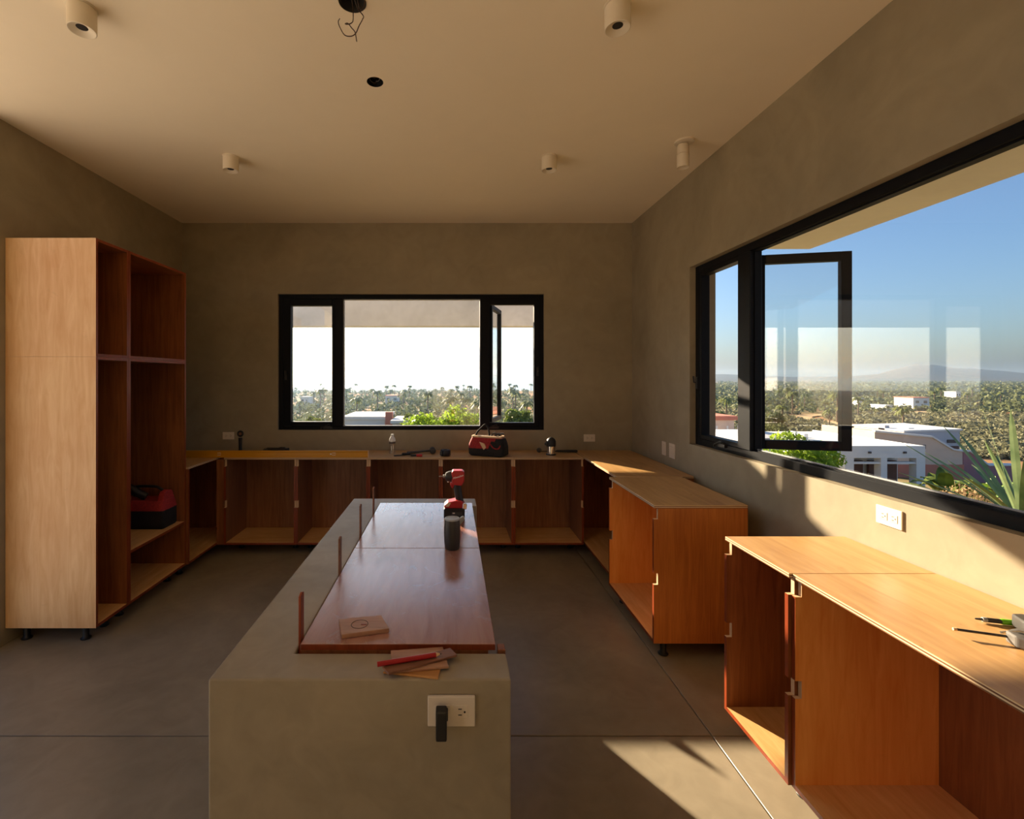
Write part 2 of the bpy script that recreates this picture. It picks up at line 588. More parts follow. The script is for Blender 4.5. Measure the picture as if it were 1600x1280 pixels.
# back window, frame plane Y = YB+0.03 .. +0.10
w1 = empty('window_1', (0, 0, 0)); struct(w1)
f0, f1 = YB + 0.028, YB + 0.098
mb = MB(); frame_rect(mb, 'x', f0, f1, WB[0], WB[1], WB[2], WB[3], (0.045, 0.045, 0.034, 0.045)); mb.build('window_frame', M['frame'], w1, 0.003, seg=1)
for mx_ in (-1.153, 0.345):
    MB().box(mx_ - 0.045, mx_ + 0.045, f0 + 0.001, f1 - 0.001, WB[2] + 0.034, WB[3] - 0.045).build('mullion', M['frame'], w1, 0.003, seg=1)
mb = MB(); frame_rect(mb, 'x', f0 + 0.02, f1 - 0.01, -1.108, 0.300, WB[2] + 0.034, WB[3] - 0.045, 0.007); mb.build('glazing_bead', M['gasket'], w1)
MB().box(-1.104, 0.296, f0 + 0.042, f0 + 0.048, WB[2] + 0.038, WB[3] - 0.049).build('glass_pane', M['glass'], w1)
# closed left casement
sl = empty('casement_sash', (0, 0, 0)); sl.parent = w1
mb = MB(); frame_rect(mb, 'x', f0 + 0.006, f1 + 0.01, -1.72, -1.198, WB[2] + 0.036, WB[3] - 0.047, (0.075, 0.024, 0.045, 0.066)); mb.build('sash_frame', M['frame'], sl, 0.003, seg=1)
MB().box(-1.647, -1.22, f0 + 0.05, f0 + 0.056, WB[2] + 0.08, WB[3] - 0.112).build('sash_glass', M['glass'], sl)
# right casement swung outwards, hinged at the mullion
so = empty('casement_sash', (0.405, f1 + 0.012, 0), math.radians(73)); so.parent = w1
mb = MB(); frame_rect(mb, 'x', -0.02, 0.025, 0.0, 0.52, WB[2] + 0.06, WB[3] - 0.085, 0.045); mb.build('sash_frame', M['frame'], so, 0.003, seg=1)
MB().box(0.04, 0.48, 0.0, 0.006, WB[2] + 0.10, WB[3] - 0.125).build('sash_glass', M['glass'], so)
# fixed inner rim of the open bay
mb = MB(); frame_rect(mb, 'x', f0 + 0.005, f1 - 0.003, 0.39, 0.90, WB[2] + 0.034, WB[3] - 0.045, (0.002, 0.05, 0.038, 0.058)); mb.build('stop_rim', M['frame'], w1, 0.002, seg=1)
crank(w1, (-1.26, f0, WB[2] + 0.012)); crank(w1, (0.44, f0, WB[2] + 0.012))
latch(w1, (0.885, f0, 1.70)); latch(w1, (-1.69, f0, 1.66))

# right window, frame plane X = XR+0.05 .. +0.12
w2 = empty('window_2', (0, 0, 0)); struct(w2)
g0, g1 = XR + 0.045, XR + 0.115
mb = MB(); frame_rect(mb, 'y', g0, g1, WR[0], WR[1], WR[2], WR[3], (0.05, 0.05, 0.05, 0.05)); mb.build('window_frame', M['frame'], w2, 0.003, seg=1)
MB().box(g0 - 0.008, g1 - 0.001, 2.975, 3.105, WR[2] + 0.05, WR[3] - 0.05).build('mullion', M['frame'], w2, 0.004, seg=1)
mb = MB(); frame_rect(mb, 'y', g0 + 0.018, g1 - 0.012, 0.30, 2.975, WR[2] + 0.05, WR[3] - 0.05, 0.008); mb.build('glazing_bead', M['frame'], w2)
MB().box(g0 + 0.030, g0 + 0.038, 0.31, 2.965, WR[2] + 0.058, WR[2] + 0.064).build('sealant_strip', M['gasket'], w2)
MB().box(g0 + 0.04, g0 + 0.046, 0.305, 2.97, WR[2] + 0.054, WR[3] - 0.054).build('glass_pane', M['glass'], w2)
mb = MB(); frame_rect(mb, 'y', g0 + 0.005, g1 - 0.003, 3.105, 3.605, WR[2] + 0.05, WR[3] - 0.05, (0.002, 0.028, 0.03, 0.03)); mb.build('stop_rim', M['frame'], w2, 0.002, seg=1)
sr = empty('casement_sash', (g1 + 0.02, 3.09, 0), math.radians(-12)); sr.parent = w2
mb = MB(); frame_rect(mb, 'x', -0.022, 0.022, 0.0, 0.545, 1.178, 2.432, 0.058); mb.build('sash_frame', M['frame'], sr, 0.003, seg=1)
MB().box(0.05, 0.495, -0.003, 0.003, 1.228, 2.382).build('sash_glass', M['glass'], sr)
crank(w2, (g0, 3.28, WR[2] + 0.03), math.radians(-90))
latch(w2, (g0, 3.62, 1.60), math.radians(-90))


# ------------------------------------------------------------------ wall plates
def plate(name, label, cat, loc, rz, kind, w=0.116, h=0.074, group=None):
    """Wall plate; local face looks along -Y, centred on loc."""
    t = empty(name, loc, rz)
    tag(t, label, cat, group)
    MB().box(-w / 2, w / 2, -0.008, 0, -h / 2, h / 2).build('cover_plate', M['white_plastic'], t, 0.003, seg=2)
    if kind == 'outlet':
        for sx in (-0.023, 0.023):
            r = MB().box(sx - 0.0185, sx + 0.0185, -0.0095, -0.007, -0.0165, 0.0165).build('receptacle', M['white_plastic'], t, 0.003)
            mb = MB()
            mb.box(sx - 0.006, sx + 0.003, -0.0099, -0.0092, 0.006, 0.0085)
            mb.box(sx - 0.006, sx + 0.003, -0.0099, -0.0092, -0.0085, -0.006)
            mb.lathe([(0.0026, -0.0099), (0.0026, -0.0092)], (sx + 0.010, 0, 0), 10, 'y')
            mb.build('slots', M['black'], r)
    else:
        n = 1 if kind == 'switch' else 2
        for i in range(n):
            cx = (i - (n - 1) / 2) * 0.03
            MB().box(cx - w * 0.2, cx + w * 0.2, -0.011, -0.007, -h * 0.3, h * 0.3).build('rocker', M['white_plastic'], t, 0.002)
    return t


plate('wall_outlet', 'pale blank-looking wall plate on back wall beside the tall cabinet', 'outlet', (-2.265, YB, 1.048), 0, 'outlet')
plate('wall_outlet', 'pale wall plate on back wall near the right corner', 'outlet', (1.405, YB, 1.025), 0, 'outlet')
plate('wall_switch', 'narrow white switch plate on right wall, nearer the back corner', 'switch', (XR, 4.085, 1.03), math.radians(-90), 'switch', 0.072, 0.118)
plate('wall_switch', 'wider white switch plate on right wall, nearer the window', 'switch', (XR, 3.935, 1.03), math.radians(-90), 'switch2', 0.10, 0.122)
plate('wall_outlet', 'white double power outlet on sunlit wall under right window', 'outlet', (XR, 1.985, 1.055), math.radians(-90), 'outlet', 0.118, 0.078)
plate('island_outlet', 'cream power outlet on the front of the plaster island', 'outlet', (0.0005, 1.184, 0.81), 0, 'outlet', 0.118, 0.076)
pa = empty('plug_adapter', (-0.024, 1.174, 0.81)); tag(pa, 'black plug-in adapter in the island power outlet', 'adapter')
MB().box(-0.0135, 0.0135, -0.03, -0.004, -0.052, 0.021).build('housing', M['black'], pa, 0.004)
MB().box(0.002, 0.016, -0.024, 0.0, -0.006, 0.012).build('plug_body', M['black'], pa, 0.002)

# ------------------------------------------------------------------ cabinets
TH = 0.018


def side_poly(d, z0, z1, notch):
    """Side outline (depth, height) with finger-rail notches in the front edge."""
    p = [(d, z0), (d, z1), (0.024 if notch else 0, z1)]
    if notch:
        hz = z1 - z0
        p += [(0.024, z1 - 0.062), (0, z1 - 0.062), (0, z0 + hz * 0.52), (0.024, z0 + hz * 0.52), (0.024, z0 + hz * 0.435), (0, z0 + hz * 0.435)]
    p += [(0, z0)]
    return p


def side_panel(parent, x, d, z0, z1, notch, face):
    mb = MB()
    poly = side_poly(d, z0, z1, notch)
    mb.prism(poly, x, x + TH, 'x')
    n = len(poly)
    mats = mb.m
    for i in range(n):
        a, b = poly[i], poly[(i + 1) % n]
        if a[0] < 0.03 and b[0] < 0.03:
            mats[2 + i] = 2 if (a[0] > 0.01 or b[0] > 0.01) else 1
    return mb.build('side_panel', [face, M['band'], M['raw_edge']], parent)


def cabinet(name, label, loc, rz, w, d, z0=0.10, z1=0.90, notch=True, shelf=None, left_face=None, right_face=None, top='top', legs=True, group=None, cat='cabinet', face=None, inset=0.115):
    """Open-front plywood carcass. Local: x along the width, y from front to back."""
    t = empty(name, loc, rz)
    tag(t, label, cat, group)
    zt = z1 - TH
    zs, ix = (z1, TH + 0.0006) if top == 'tall' else (zt, 0.0)
    side_panel(t, 0.0005, d, z0, zs, notch, left_face or face or M['mahogany'])
    side_panel(t, w - TH - 0.0005, d, z0, zs, notch, right_face or face or M['mahogany'])
    mb = MB(); mb.box(TH, w - TH, 0.0, d - 0.012, z0, z0 + TH)
    mb.m[2] = 1
    mb.build('bottom_panel', [M['inner'], M['band']], t)
    MB().box(TH, w - TH, d - 0.012, d, z0, zt).build('back_panel', face or M['mahogany'], t)
    mb = MB(); mb.box(ix, w - ix, 0.004 if notch else 0.0, d, 0.0, TH)
    mb.m[2] = 1; mb.m[3] = 1; mb.m[4] = 1; mb.m[5] = 1
    pm = {'top': [M['top'], M['top_edge']], 'island': [M['island_top'], M['band']], 'tall': [M['mahogany_floor'], M['band']]}[top]
    tp = mb.build('top_panel', pm, t, 0.0012, seg=1)
    tp.location = (0, 0, zt)
    if shelf:
        mb = MB(); mb.box(TH, w - TH, 0.002, d - 0.014, shelf - TH, shelf); mb.m[2] = 1
        mb.build('shelf', [M['inner'], M['band']], t)
    if legs:
        for lx in (0.07, w - 0.07):
            for ly in (inset, d - 0.07):
                MB().lathe([(0.028, 0.0), (0.03, 0.006), (0.022, 0.012), (0.018, 0.02), (0.018, z0 - 0.012), (0.03, z0 - 0.008), (0.03, z0)], (lx, ly, 0), 14).build('leg', M['black'], t, smooth=True)
    return t


D = math.radians
# back run of five under the window
BX = [-2.094, -1.430, -0.764, -0.096, 0.574, 1.222]
names = ['first from the tall cabinets', 'second from the tall cabinets', 'in the middle of the row', 'fourth from the tall cabinets, behind the driver', 'last before the right corner']
for i in range(5):
    cabinet('base_cabinet', 'open mahogany base cabinet under back window, ' + names[i], (BX[i], 4.36, 0), 0, BX[i + 1] - BX[i] - 0.001, YB - 4.36 - 0.002, group='base cabinets of the back row', face=M['row_light_ply'], inset=0.22)
# corner filler between the left base cabinet and the back row
cf = MB().box(-2.160, -2.0955, 4.362, 4.38, 0.10, 0.881).build('filler_strip', M['mahogany'])
tag(cf, 'narrow mahogany filler strip in the left back corner', 'filler')
# left base cabinet, beyond the tall ones
cabinet('base_cabinet', 'dark open base cabinet between tall cabinets and left back corner', (-2.165, 3.90, 0), D(90), YB - 3.90 - 0.002, 0.572, notch=False)
# tall pair on the left: lower boxes with upper boxes stacked on them
TX, SEAM, TOPZ = -2.182, 1.768, 2.498
cabinet('tall_cabinet', 'tall narrow lower cabinet with maple-coloured side, nearest on the left', (TX, 2.908, 0), D(90), 0.297, 0.556, 0.10, SEAM, False, None, M['maple'], None, 'tall')
cabinet('tall_cabinet', 'tall wide lower cabinet holding the red tool tote on its shelf', (TX, 3.206, 0), D(90), 0.69, 0.556, 0.10, SEAM, False, 0.462, None, None, 'tall')
cabinet('upper_cabinet', 'narrow empty upper box with maple-coloured side on left stack', (TX, 2.908, 0), D(90), 0.297, 0.556, SEAM + 0.001, TOPZ, False, None, M['maple'], None, 'tall', False)
cabinet('upper_cabinet', 'wide empty upper box above the red tool tote cabinet', (TX, 3.206, 0), D(90), 0.69, 0.556, SEAM + 0.001, TOPZ, False, None, None, None, 'tall', False)
# right run
cabinet('base_cabinet', 'base cabinet filling the right back corner, sun sliver on its top', (1.232, YB - 0.002, 0), D(-90), YB - 0.002 - 3.545, 0.585, right_face=M['mahogany'])
cabinet('base_cabinet', 'free-standing open base cabinet with plain mahogany end, mid right', (1.172, 3.525, 0), D(-90), 0.785, 0.545, left_face=M['bounce_lit_ply'], right_face=M['lit_end_ply'], inset=0.085)
cabinet('base_cabinet', 'small open base cabinet with sun patch on its floor, right', (1.272, 2.206, 0), D(-90), 0.418, 0.558)
cabinet('base_cabinet', 'large sunlit base cabinet with tools on top, nearest on right', (1.284, 1.786, 0), D(-90), 0.93, 0.548, left_face=M['bounce_lit_ply'])

# ------------------------------------------------------------------ island
IZ = 0.885
isl = MB()
isl.prism([(-0.608, 1.184), (0.150, 1.184), (0.150, 1.298), (-0.428, 1.298), (-0.428, 2.782), (0.150, 2.782), (0.150, 2.956), (-0.608, 2.956)], 0.0, IZ, 'z')
io = isl.build('kitchen_island', M['island'], None, 0.007, seg=3)
tag(io, 'long plaster island body with recessed wooden top, in mid room', 'island')
cabinet('island_cabinet', 'glossy scuffed island board with square scrap on it, nearer half', (0.126, 1.306, 0), D(90), 0.734, 0.542, 0.10, 0.905, True, None, None, None, 'island', True, 'cabinets in the island')
cabinet('island_cabinet', 'glossy island board under the driver, farther half reflecting window', (0.126, 2.043, 0), D(90), 0.734, 0.542, 0.10, 0.905, True, None, None, None, 'island', True, 'cabinets in the island')
# shims standing in the gap along the ledge
for (px, yb_, zt_, lab) in ((472, 1.335, 1.030, 'nearest and widest wooden shim standing in the island gap'), (534, 1.80, 1.032, 'second wooden shim from the front in the island gap'),
                           (561, 2.21, 1.045, 'third wooden shim from the front in the island gap'), (584.5, 2.58, 1.040, 'farthest wooden shim standing in the island gap')):
    mb = MB()
    mb.prism([(yb_ - 0.014, 0.70), (yb_ + 0.014, 0.70), (yb_ + 0.014, zt_), (yb_ + 0.004, zt_ + 0.004), (yb_ - 0.014, zt_ - 0.002)], -0.4262, -0.4192, 'x')
    tag(mb.build('wooden_shim', M['band'] if px == 472 else M['scrap_brown'], None, 0.0008, seg=1), lab, 'shim', 'shims in the island gap')
# small offcut block in the front right corner of the recess
tag(MB().box(0.128, 0.149, 1.299, 1.33, 0.70, 0.893).build('wood_offcut', M['mahogany'], None, 0.0015, seg=1), 'small wooden block in front right corner of island recess', 'offcut')


# ------------------------------------------------------------------ ceiling fittings
def down_lamp(x, y, label):
    t = empty('ceiling_lamp', (x, y, H)); tag(t, label, 'lamp', 'white ceiling lamps')
    MB().lathe([(0.056, 0.0), (0.056, -0.006), (0.05, -0.008)], (0, 0, 0), 32).build('canopy', M['lamp_white'], t, smooth=True)
    mb = MB()
    r = 0.053
    mb.lathe([(0.05, -0.006), (r, -0.009), (r, -0.098), (r - 0.002, -0.1), (r - 0.004, -0.1)], (0, 0, 0), 40)
    mb.f.pop(); mb.m.pop()
    # dished face down to the bulb opening
    mb2 = MB(); n = 40
    prof = [(r - 0.004, -0.1), (0.022, -0.086)]
    v, fs = [], []
    for rr, h in prof:
        for k in range(n):
            a = 2 * math.pi * k / n
            v.append((rr * math.cos(a), rr * math.sin(a), h))
    for k in range(n):
        fs.append((k, (k + 1) % n, n + (k + 1) % n, n + k))
    mb2.raw(v, fs)
    mb.build('housing', M['lamp_white'], t, smooth=True)
    mb2.build('reflector', M['lamp_white'], t, smooth=True)
    MB().lathe([(0.0225, -0.0855), (0.02, -0.06), (0.006, -0.055)], (0, 0, 0), 24).build('bulb_opening', M['black'], t, smooth=True)
    return t


down_lamp(-1.567, 2.01, 'white cylinder ceiling lamp, near left, cut by the top edge')
down_lamp(0.703, 2.0, 'white cylinder ceiling lamp, near right, with dark bulb opening')
down_lamp(-1.571, 3.375, 'small white cylinder ceiling lamp, far left')
down_lamp(0.697, 3.37, 'small white cylinder ceiling lamp, far, in the pale light patch')
sp = empty('ceiling_spot', (1.552, 3.15, H)); tag(sp, 'two-piece white ceiling spotlight near the right wall', 'spotlight')
MB().lathe([(0.062, 0), (0.062, -0.01), (0.05, -0.014)], (0, 0, 0), 30).build('canopy', M['lamp_white'], sp, smooth=True)
MB().lathe([(0.01, -0.012), (0.01, -0.04)], (-0.01, 0, 0), 12).build('stem', M['dark'], sp, smooth=True)
MB().lathe([(0.034, -0.025), (0.037, -0.03), (0.037, -0.085), (0.034, -0.088)], (-0.01, 0, 0), 28).build('spot_collar', M['lamp_white'], sp, smooth=True)
MB().lathe([(0.035, -0.089), (0.038, -0.091), (0.038, -0.172), (0.036, -0.176), (0.028, -0.17)], (-0.01, 0, 0), 28).build('spot_head', M['lamp_white'], sp, smooth=True)


def hang(px, py):
    """Height of a wire point hanging in the plane of the ceiling box."""
    y = BOX1.y
    return ((px - 705) / F * y, y, EYE - (py - 590) / F * y)


wr = empty('hanging_wires', BOX1); tag(wr, 'brown bare wires dangling from an open ceiling box', 'wires')
mb = MB().lathe([(0.056, -0.0006), (0.056, 0.066), (0.01, 0.068)], (0, 0, 0), 28); mb.f.pop(-2); mb.m.pop(-2); mb.build('junction_box', M['dark'], wr, smooth=True)
for pts in ([(549, -8), (550, 8), (551, 28), (550, 40), (544, 43), (539, 36), (542, 31), (549, 42), (556, 55), (558.5, 69)],
            [(552, -6), (558, 8), (567, 22), (567.5, 34), (562, 46), (556, 50), (548, 51), (538, 53), (532, 46), (530, 38), (530, 27)],
            [(556, -8), (561, 3), (567, 9), (571, 4), (569, -6)], [(558, -4), (560, 8), (564, 12)]):
    P = [Vector(hang(*p)) - BOX1 for p in pts]
    for k, p in enumerate(P):
        p.y += 0.02 * math.sin(k * 1.3)
        p.z = min(p.z, 0.05)
    MB().tube(smooth_path(P, 5), 0.0021, 6).build('wire', M['copper'], wr, smooth=True)
jb = empty('ceiling_junction_box', BOX2); tag(jb, 'round open junction box with tucked wires in ceiling', 'junction box')
mb = MB().lathe([(0.0425, -0.0005), (0.0425, 0.06), (0.01, 0.064)], (0, 0, 0), 24); mb.f.pop(-2); mb.m.pop(-2); mb.build('box_shell', M['black'], jb, smooth=True)
for k, pts in enumerate(([(-0.03, -0.01, 0.02), (-0.02, 0.0, 0.004), (0.0, 0.01, 0.002), (0.008, 0.0, 0.012)], [(0.005, 0.0, 0.004), (0.02, -0.01, 0.0), (0.03, -0.02, 0.012)], [(-0.02, -0.03, 0.02), (0.0, -0.024, 0.006), (0.02, -0.028, 0.02)])):
    MB().tube(smooth_path(pts, 5), 0.002, 6).build('wire', M['steel'] if k == 1 else M['copper'], jb, smooth=True)

# ------------------------------------------------------------------ things on the back counter
CT = 0.9005


def ring_torus(mb, c, R, r, axis='y', n=24, m=8):
    v, fs = [], []
    for i in range(n):
        a = 2 * math.pi * i / n
        for j in range(m):
            b = 2 * math.pi * j / m
            q = R + r * math.cos(b)
            p = {'y': (q * math.cos(a), r * math.sin(b), q * math.sin(a)), 'z': (q * math.cos(a), q * math.sin(a), r * math.sin(b)), 'x': (r * math.sin(b), q * math.cos(a), q * math.sin(a))}[axis]
            v.append((c[0] + p[0], c[1] + p[1], c[2] + p[2]))
    for i in range(n):
        for j in range(m):
            fs.append((i * m + j, ((i + 1) % n) * m + j, ((i + 1) % n) * m + (j + 1) % m, i * m + (j + 1) % m))
    mb.raw(v, fs)


# yellow spirit level on edge along the counter front
lv = empty('spirit_level', (-1.615, 4.385, CT)); tag(lv, 'long yellow spirit level on edge along the counter front', 'spirit level')
mb = MB(); mb.prism([(-0.012, 0), (0.012, 0), (0.012, 0.012), (0.008, 0.016), (0.008, 0.048), (0.012, 0.052), (0.012, 0.063), (-0.012, 0.063), (-0.012, 0.052), (-0.008, 0.048), (-0.008, 0.016), (-0.012, 0.012)], -0.845, 0.845, 'x')
mb.build('beam', M['yellow'], lv, 0.0012, seg=1)
for sx in (-0.848, 0.845):
    MB().box(sx, sx + 0.004, -0.0125, 0.0125, 0, 0.0635).build('end_cap', M['pale_fabric'], lv, 0.001, seg=1)
for vx in (-0.53, 0.53):
    v = MB().box(vx - 0.016, vx + 0.016, -0.0095, 0.0095, 0.018, 0.046).build('vial_window', M['pale_fabric'], lv, 0.002)
    MB().lathe([(0.004, -0.014), (0.006, -0.012), (0.006, 0.012), (0.004, 0.014)], (vx, -0.0095, 0.032), 10, 'x').build('vial', M['yellow'], v, smooth=True)
MB().box(0.495, 0.51, -0.0088, -0.0078, 0.026, 0.038).build('sticker', M['white_plastic'], lv)

# upright ring-headed tool
up = empty('upright_tool', (-2.03, 4.56, CT)); tag(up, 'black upright tool with round ring head beside the wall plate', 'tool')
MB().lathe([(0.040, 0), (0.041, 0.010), (0.030, 0.022), (0.020, 0.03)], (0, 0, 0), 24).build('foot', M['black'], up, smooth=True)
MB().lathe([(0.018, 0.024), (0.015, 0.06), (0.016, 0.12), (0.018, 0.16)], (0, 0, 0), 20).build('handle', M['black'], up, smooth=True)
mb = MB(); ring_torus(mb, (0, 0, 0.198), 0.022, 0.0105); mb.build('ring_head', M['black'], up, smooth=True)
MB().lathe([(0.016, -0.004), (0.017, 0.004)], (0, 0, 0.198), 20, 'y').build('lens', M['scrap_brown'], up, smooth=True)

# black grinder-like tool with cord
gr = empty('power_tool', (-1.725, 4.62, CT)); tag(gr, 'black power tool lying with its cord behind the yellow level', 'tool')
MB().lathe([(0.018, -0.10), (0.024, -0.09), (0.024, 0.02), (0.03, 0.04), (0.028, 0.08), (0.012, 0.10)], (0.02, 0, 0.032), 18, 'x').build('body', M['black'], gr, smooth=True)
MB().lathe([(0.02, 0.0), (0.034, 0.006), (0.034, 0.02), (0.018, 0.03)], (-0.075, 0.0, 0.018), 20).build('tool_head', M['dark'], gr, smooth=True)
MB().box(0.108, 0.138, -0.026, 0.026, 0.002, 0.05).build('battery', M['black'], gr, 0.004)
MB().tube(smooth_path([(-0.06, 0.03, 0.03), (-0.1, 0.06, 0.02), (-0.13, 0.02, 0.006), (-0.10, -0.04, 0.006), (-0.03, -0.05, 0.006), (0.03, -0.045, 0.006)], 6), 0.005, 8).build('cord', M['black'], gr, smooth=True)

# water bottle
wb = empty('water_bottle', (-0.572, 4.60, CT)); tag(wb, 'clear plastic water bottle standing under the back window', 'bottle')
MB().lathe([(0.026, 0), (0.030, 0.004), (0.031, 0.02), (0.029, 0.035), (0.031, 0.05), (0.029, 0.066), (0.031, 0.08), (0.030, 0.098), (0.0315, 0.108), (0.0315, 0.12)], (0, 0, 0), 24).build('lower_body', M['bottle'], wb, smooth=True)
MB().lathe([(0.0315, 0.12), (0.0315, 0.128), (0.027, 0.148), (0.015, 0.168), (0.0125, 0.172)], (0, 0, 0), 24).build('shoulder', M['cap'], wb, smooth=True)
MB().lathe([(0.0145, 0.172), (0.0145, 0.186), (0.013, 0.189)], (0, 0, 0), 20).build('cap', M['cap'], wb, smooth=True)
MB().lathe([(0.0318, 0.102), (0.0318, 0.112)], (0, 0, 0), 24).build('label_band', M['dark'], wb, smooth=True)

# flat chisel, folding knife, claw tool, tape puck
ch = empty('chisel', (-0.47, 4.475, CT), D(24)); tag(ch, 'dark chisel lying slantwise beside the water bottle', 'chisel')
MB().box(-0.075, 0.01, -0.010, 0.010, 0.002, 0.010).build('blade', M['dark'], ch, 0.002)
MB().lathe([(0.009, 0.005), (0.013, 0.015), (0.012, 0.06), (0.013, 0.085), (0.008, 0.09)], (0, 0, 0.0135), 14, 'x').build('handle', M['black'], ch, smooth=True)
kn = empty('utility_knife', (-0.325, 4.43, CT), D(-3)); tag(kn, 'red and black utility knife on the back counter edge', 'knife')
MB().box(0.0, 0.055, -0.012, 0.012, 0.0, 0.024).build('grip', M['red'], kn, 0.005)
MB().box(-0.055, 0.0, -0.010, 0.010, 0.003, 0.021).build('nose', M['black'], kn, 0.004)
hm = empty('mallet', (-0.27, 4.60, CT), D(6)); tag(hm, 'dark mallet lying behind the utility knife', 'mallet')
MB().lathe([(0.022, -0.045), (0.029, -0.04), (0.027, 0.0), (0.029, 0.04), (0.022, 0.045)], (0.09, 0.0, 0.03), 20, 'y').build('head', M['dark'], hm, smooth=True)
MB().tube([(0.08, 0, 0.03), (0.0, 0, 0.022), (-0.10, 0, 0.013), (-0.16, 0, 0.012)], [0.011, 0.011, 0.013, 0.012], 12).build('handle', M['dark'], hm, smooth=True)
pk = empty('tape_measure', (-0.054, 4.475, CT)); tag(pk, 'round black tape puck on the back counter', 'tape')
MB().lathe([(0.044, 0), (0.049, 0.006), (0.049, 0.05), (0.044, 0.058), (0.02, 0.058), (0.018, 0.05)], (0, 0, 0), 26).build('case', M['black'], pk, smooth=True)
MB().box(-0.052, -0.03, -0.05, -0.03, 0.012, 0.048).build('clip', M['dark'], pk, 0.003)


def loft(rings):
    """Closed skin through equal-length rings, capped."""
    n = len(rings[0]); v, fs = [], []
    for r in rings: v += r
    for i in range(len(rings) - 1):
        for k in range(n):
            fs.append((i * n + k, i * n + (k + 1) % n, (i + 1) * n + (k + 1) % n, (i + 1) * n + k))
    fs.append(tuple(reversed(range(n)))); fs.append(tuple(range((len(rings) - 1) * n, len(rings) * n)))
    return v, fs


def rr(w, d, z, r=0.03, cx=0.0, cy=0.0, n=4, sag=0.0):
    """Rounded-rectangle ring."""
    out = []
    for (sx, sy, a0) in ((1, 1, 0), (-1, 1, 90), (-1, -1, 180), (1, -1, 270)):
        for k in range(n + 1):
            a = math.radians(a0 + 90 * k / n)
            x = sx * (w / 2 - r) + r * math.cos(a)
            out.append((cx + x, cy + sy * (d / 2 - r) + r * math.sin(a), z + sag * (2 * x / w) ** 2))
    return out


# red and black tool bag
bg_ = empty('tool_bag', (0.352, 4.52, CT), D(-22)); tag(bg_, 'open red and black tool bag with upright handle, back counter', 'tool bag')
mb = MB(); mb.raw(*loft([rr(0.31, 0.17, 0.0, 0.03), rr(0.345, 0.19, 0.02, 0.04), rr(0.35, 0.19, 0.075, 0.04)])); mb.build('base', M['black_fabric'], bg_, smooth=True)
mb = MB(); mb.raw(*loft([rr(0.351, 0.191, 0.072, 0.04), rr(0.345, 0.18, 0.11, 0.04), rr(0.31, 0.14, 0.16, 0.035), rr(0.29, 0.12, 0.178, 0.03)])); mb.build('upper_body', M['red_fabric'], bg_, smooth=True)
mb = MB(); mb.raw(*loft([rr(0.30, 0.128, 0.168, 0.032), rr(0.302, 0.13, 0.186, 0.032), rr(0.275, 0.10, 0.188, 0.03), rr(0.27, 0.095, 0.176, 0.03)])); mb.build('rim', M['pale_fabric'], bg_, smooth=True)
mb = MB(); mb.raw(*loft([rr(0.265, 0.09, 0.176, 0.03), rr(0.25, 0.07, 0.181, 0.03)])); mb.build('mouth', M['black_fabric'], bg_, smooth=True)
MB().tube(smooth_path([(-0.115, -0.03, 0.17), (-0.10, -0.03, 0.215), (-0.06, -0.01, 0.262), (-0.03, 0.0, 0.288), (-0.005, 0.01, 0.262), (0.0, 0.03, 0.215), (0.0, 0.04, 0.17)], 6), 0.0085, 10).build('handle', M['black_fabric'], bg_, smooth=True)
mb = MB(); mb.prism([(0.02, 0.05), (0.155, 0.02), (0.17, 0.07), (0.15, 0.13), (0.06, 0.145)], -0.103, -0.085, 'y'); mb.build('side_pocket', M['black_fabric'], bg_, 0.006)
mb = MB(); mb.prism([(-0.055, 0.135), (-0.005, 0.12), (0.012, 0.085), (-0.012, 0.062), (-0.03, 0.09)], -0.104, -0.09, 'y'); mb.build('emblem_patch', M['pale_fabric'], bg_, 0.002, seg=1)
MB().tube(smooth_path([(0.05, -0.10, 0.12), (0.09, -0.115, 0.085), (0.13, -0.11, 0.08), (0.15, -0.098, 0.11)], 5), 0.006, 8).build('strap_loop', M['red_fabric'], bg_, smooth=True)
mb = MB(); mb.raw(*loft([rr(0.13, 0.20, 0.01, 0.04, 0.118), rr(0.125, 0.203, 0.08, 0.04, 0.118), rr(0.11, 0.19, 0.118, 0.04, 0.118), rr(0.075, 0.148, 0.165, 0.03, 0.122)])); mb.build('end_pocket', M['black_fabric'], bg_, smooth=True)
for tx, tz, mt in ((0.02, 0.205, 'dark'), (0.06, 0.2, 'black'), (0.1, 0.203, 'dark')):
    MB().tube([(tx, 0.0, 0.16), (tx + 0.02, 0.01, tz), (tx + 0.05, 0.015, tz + 0.004)], 0.011, 8).build('tool_grip', M[mt], bg_, smooth=True)

# trim router
rt = empty('trim_router', (0.955, 4.53, CT)); tag(rt, 'compact trim router, black motor over chrome base, back counter', 'router')
MB().lathe([(0.046, 0), (0.047, 0.008), (0.042, 0.011)], (0, 0, 0), 26).build('base_plate', M['black'], rt, smooth=True)
MB().lathe([(0.036, 0.011), (0.036, 0.07), (0.041, 0.074), (0.041, 0.082)], (0, 0, 0), 24).build('chrome_sleeve', M['chrome'], rt, smooth=True)
MB().lathe([(0.042, 0.082), (0.046, 0.09), (0.046, 0.13), (0.036, 0.15), (0.02, 0.165), (0.008, 0.168)], (0, 0, 0), 24).build('motor_body', M['black'], rt, smooth=True)
MB().lathe([(0.010, -0.062), (0.014, -0.056), (0.014, -0.044), (0.008, -0.04)], (0, -0.005, 0.105), 14, 'x').build('clamp_knob', M['dark'], rt, smooth=True)
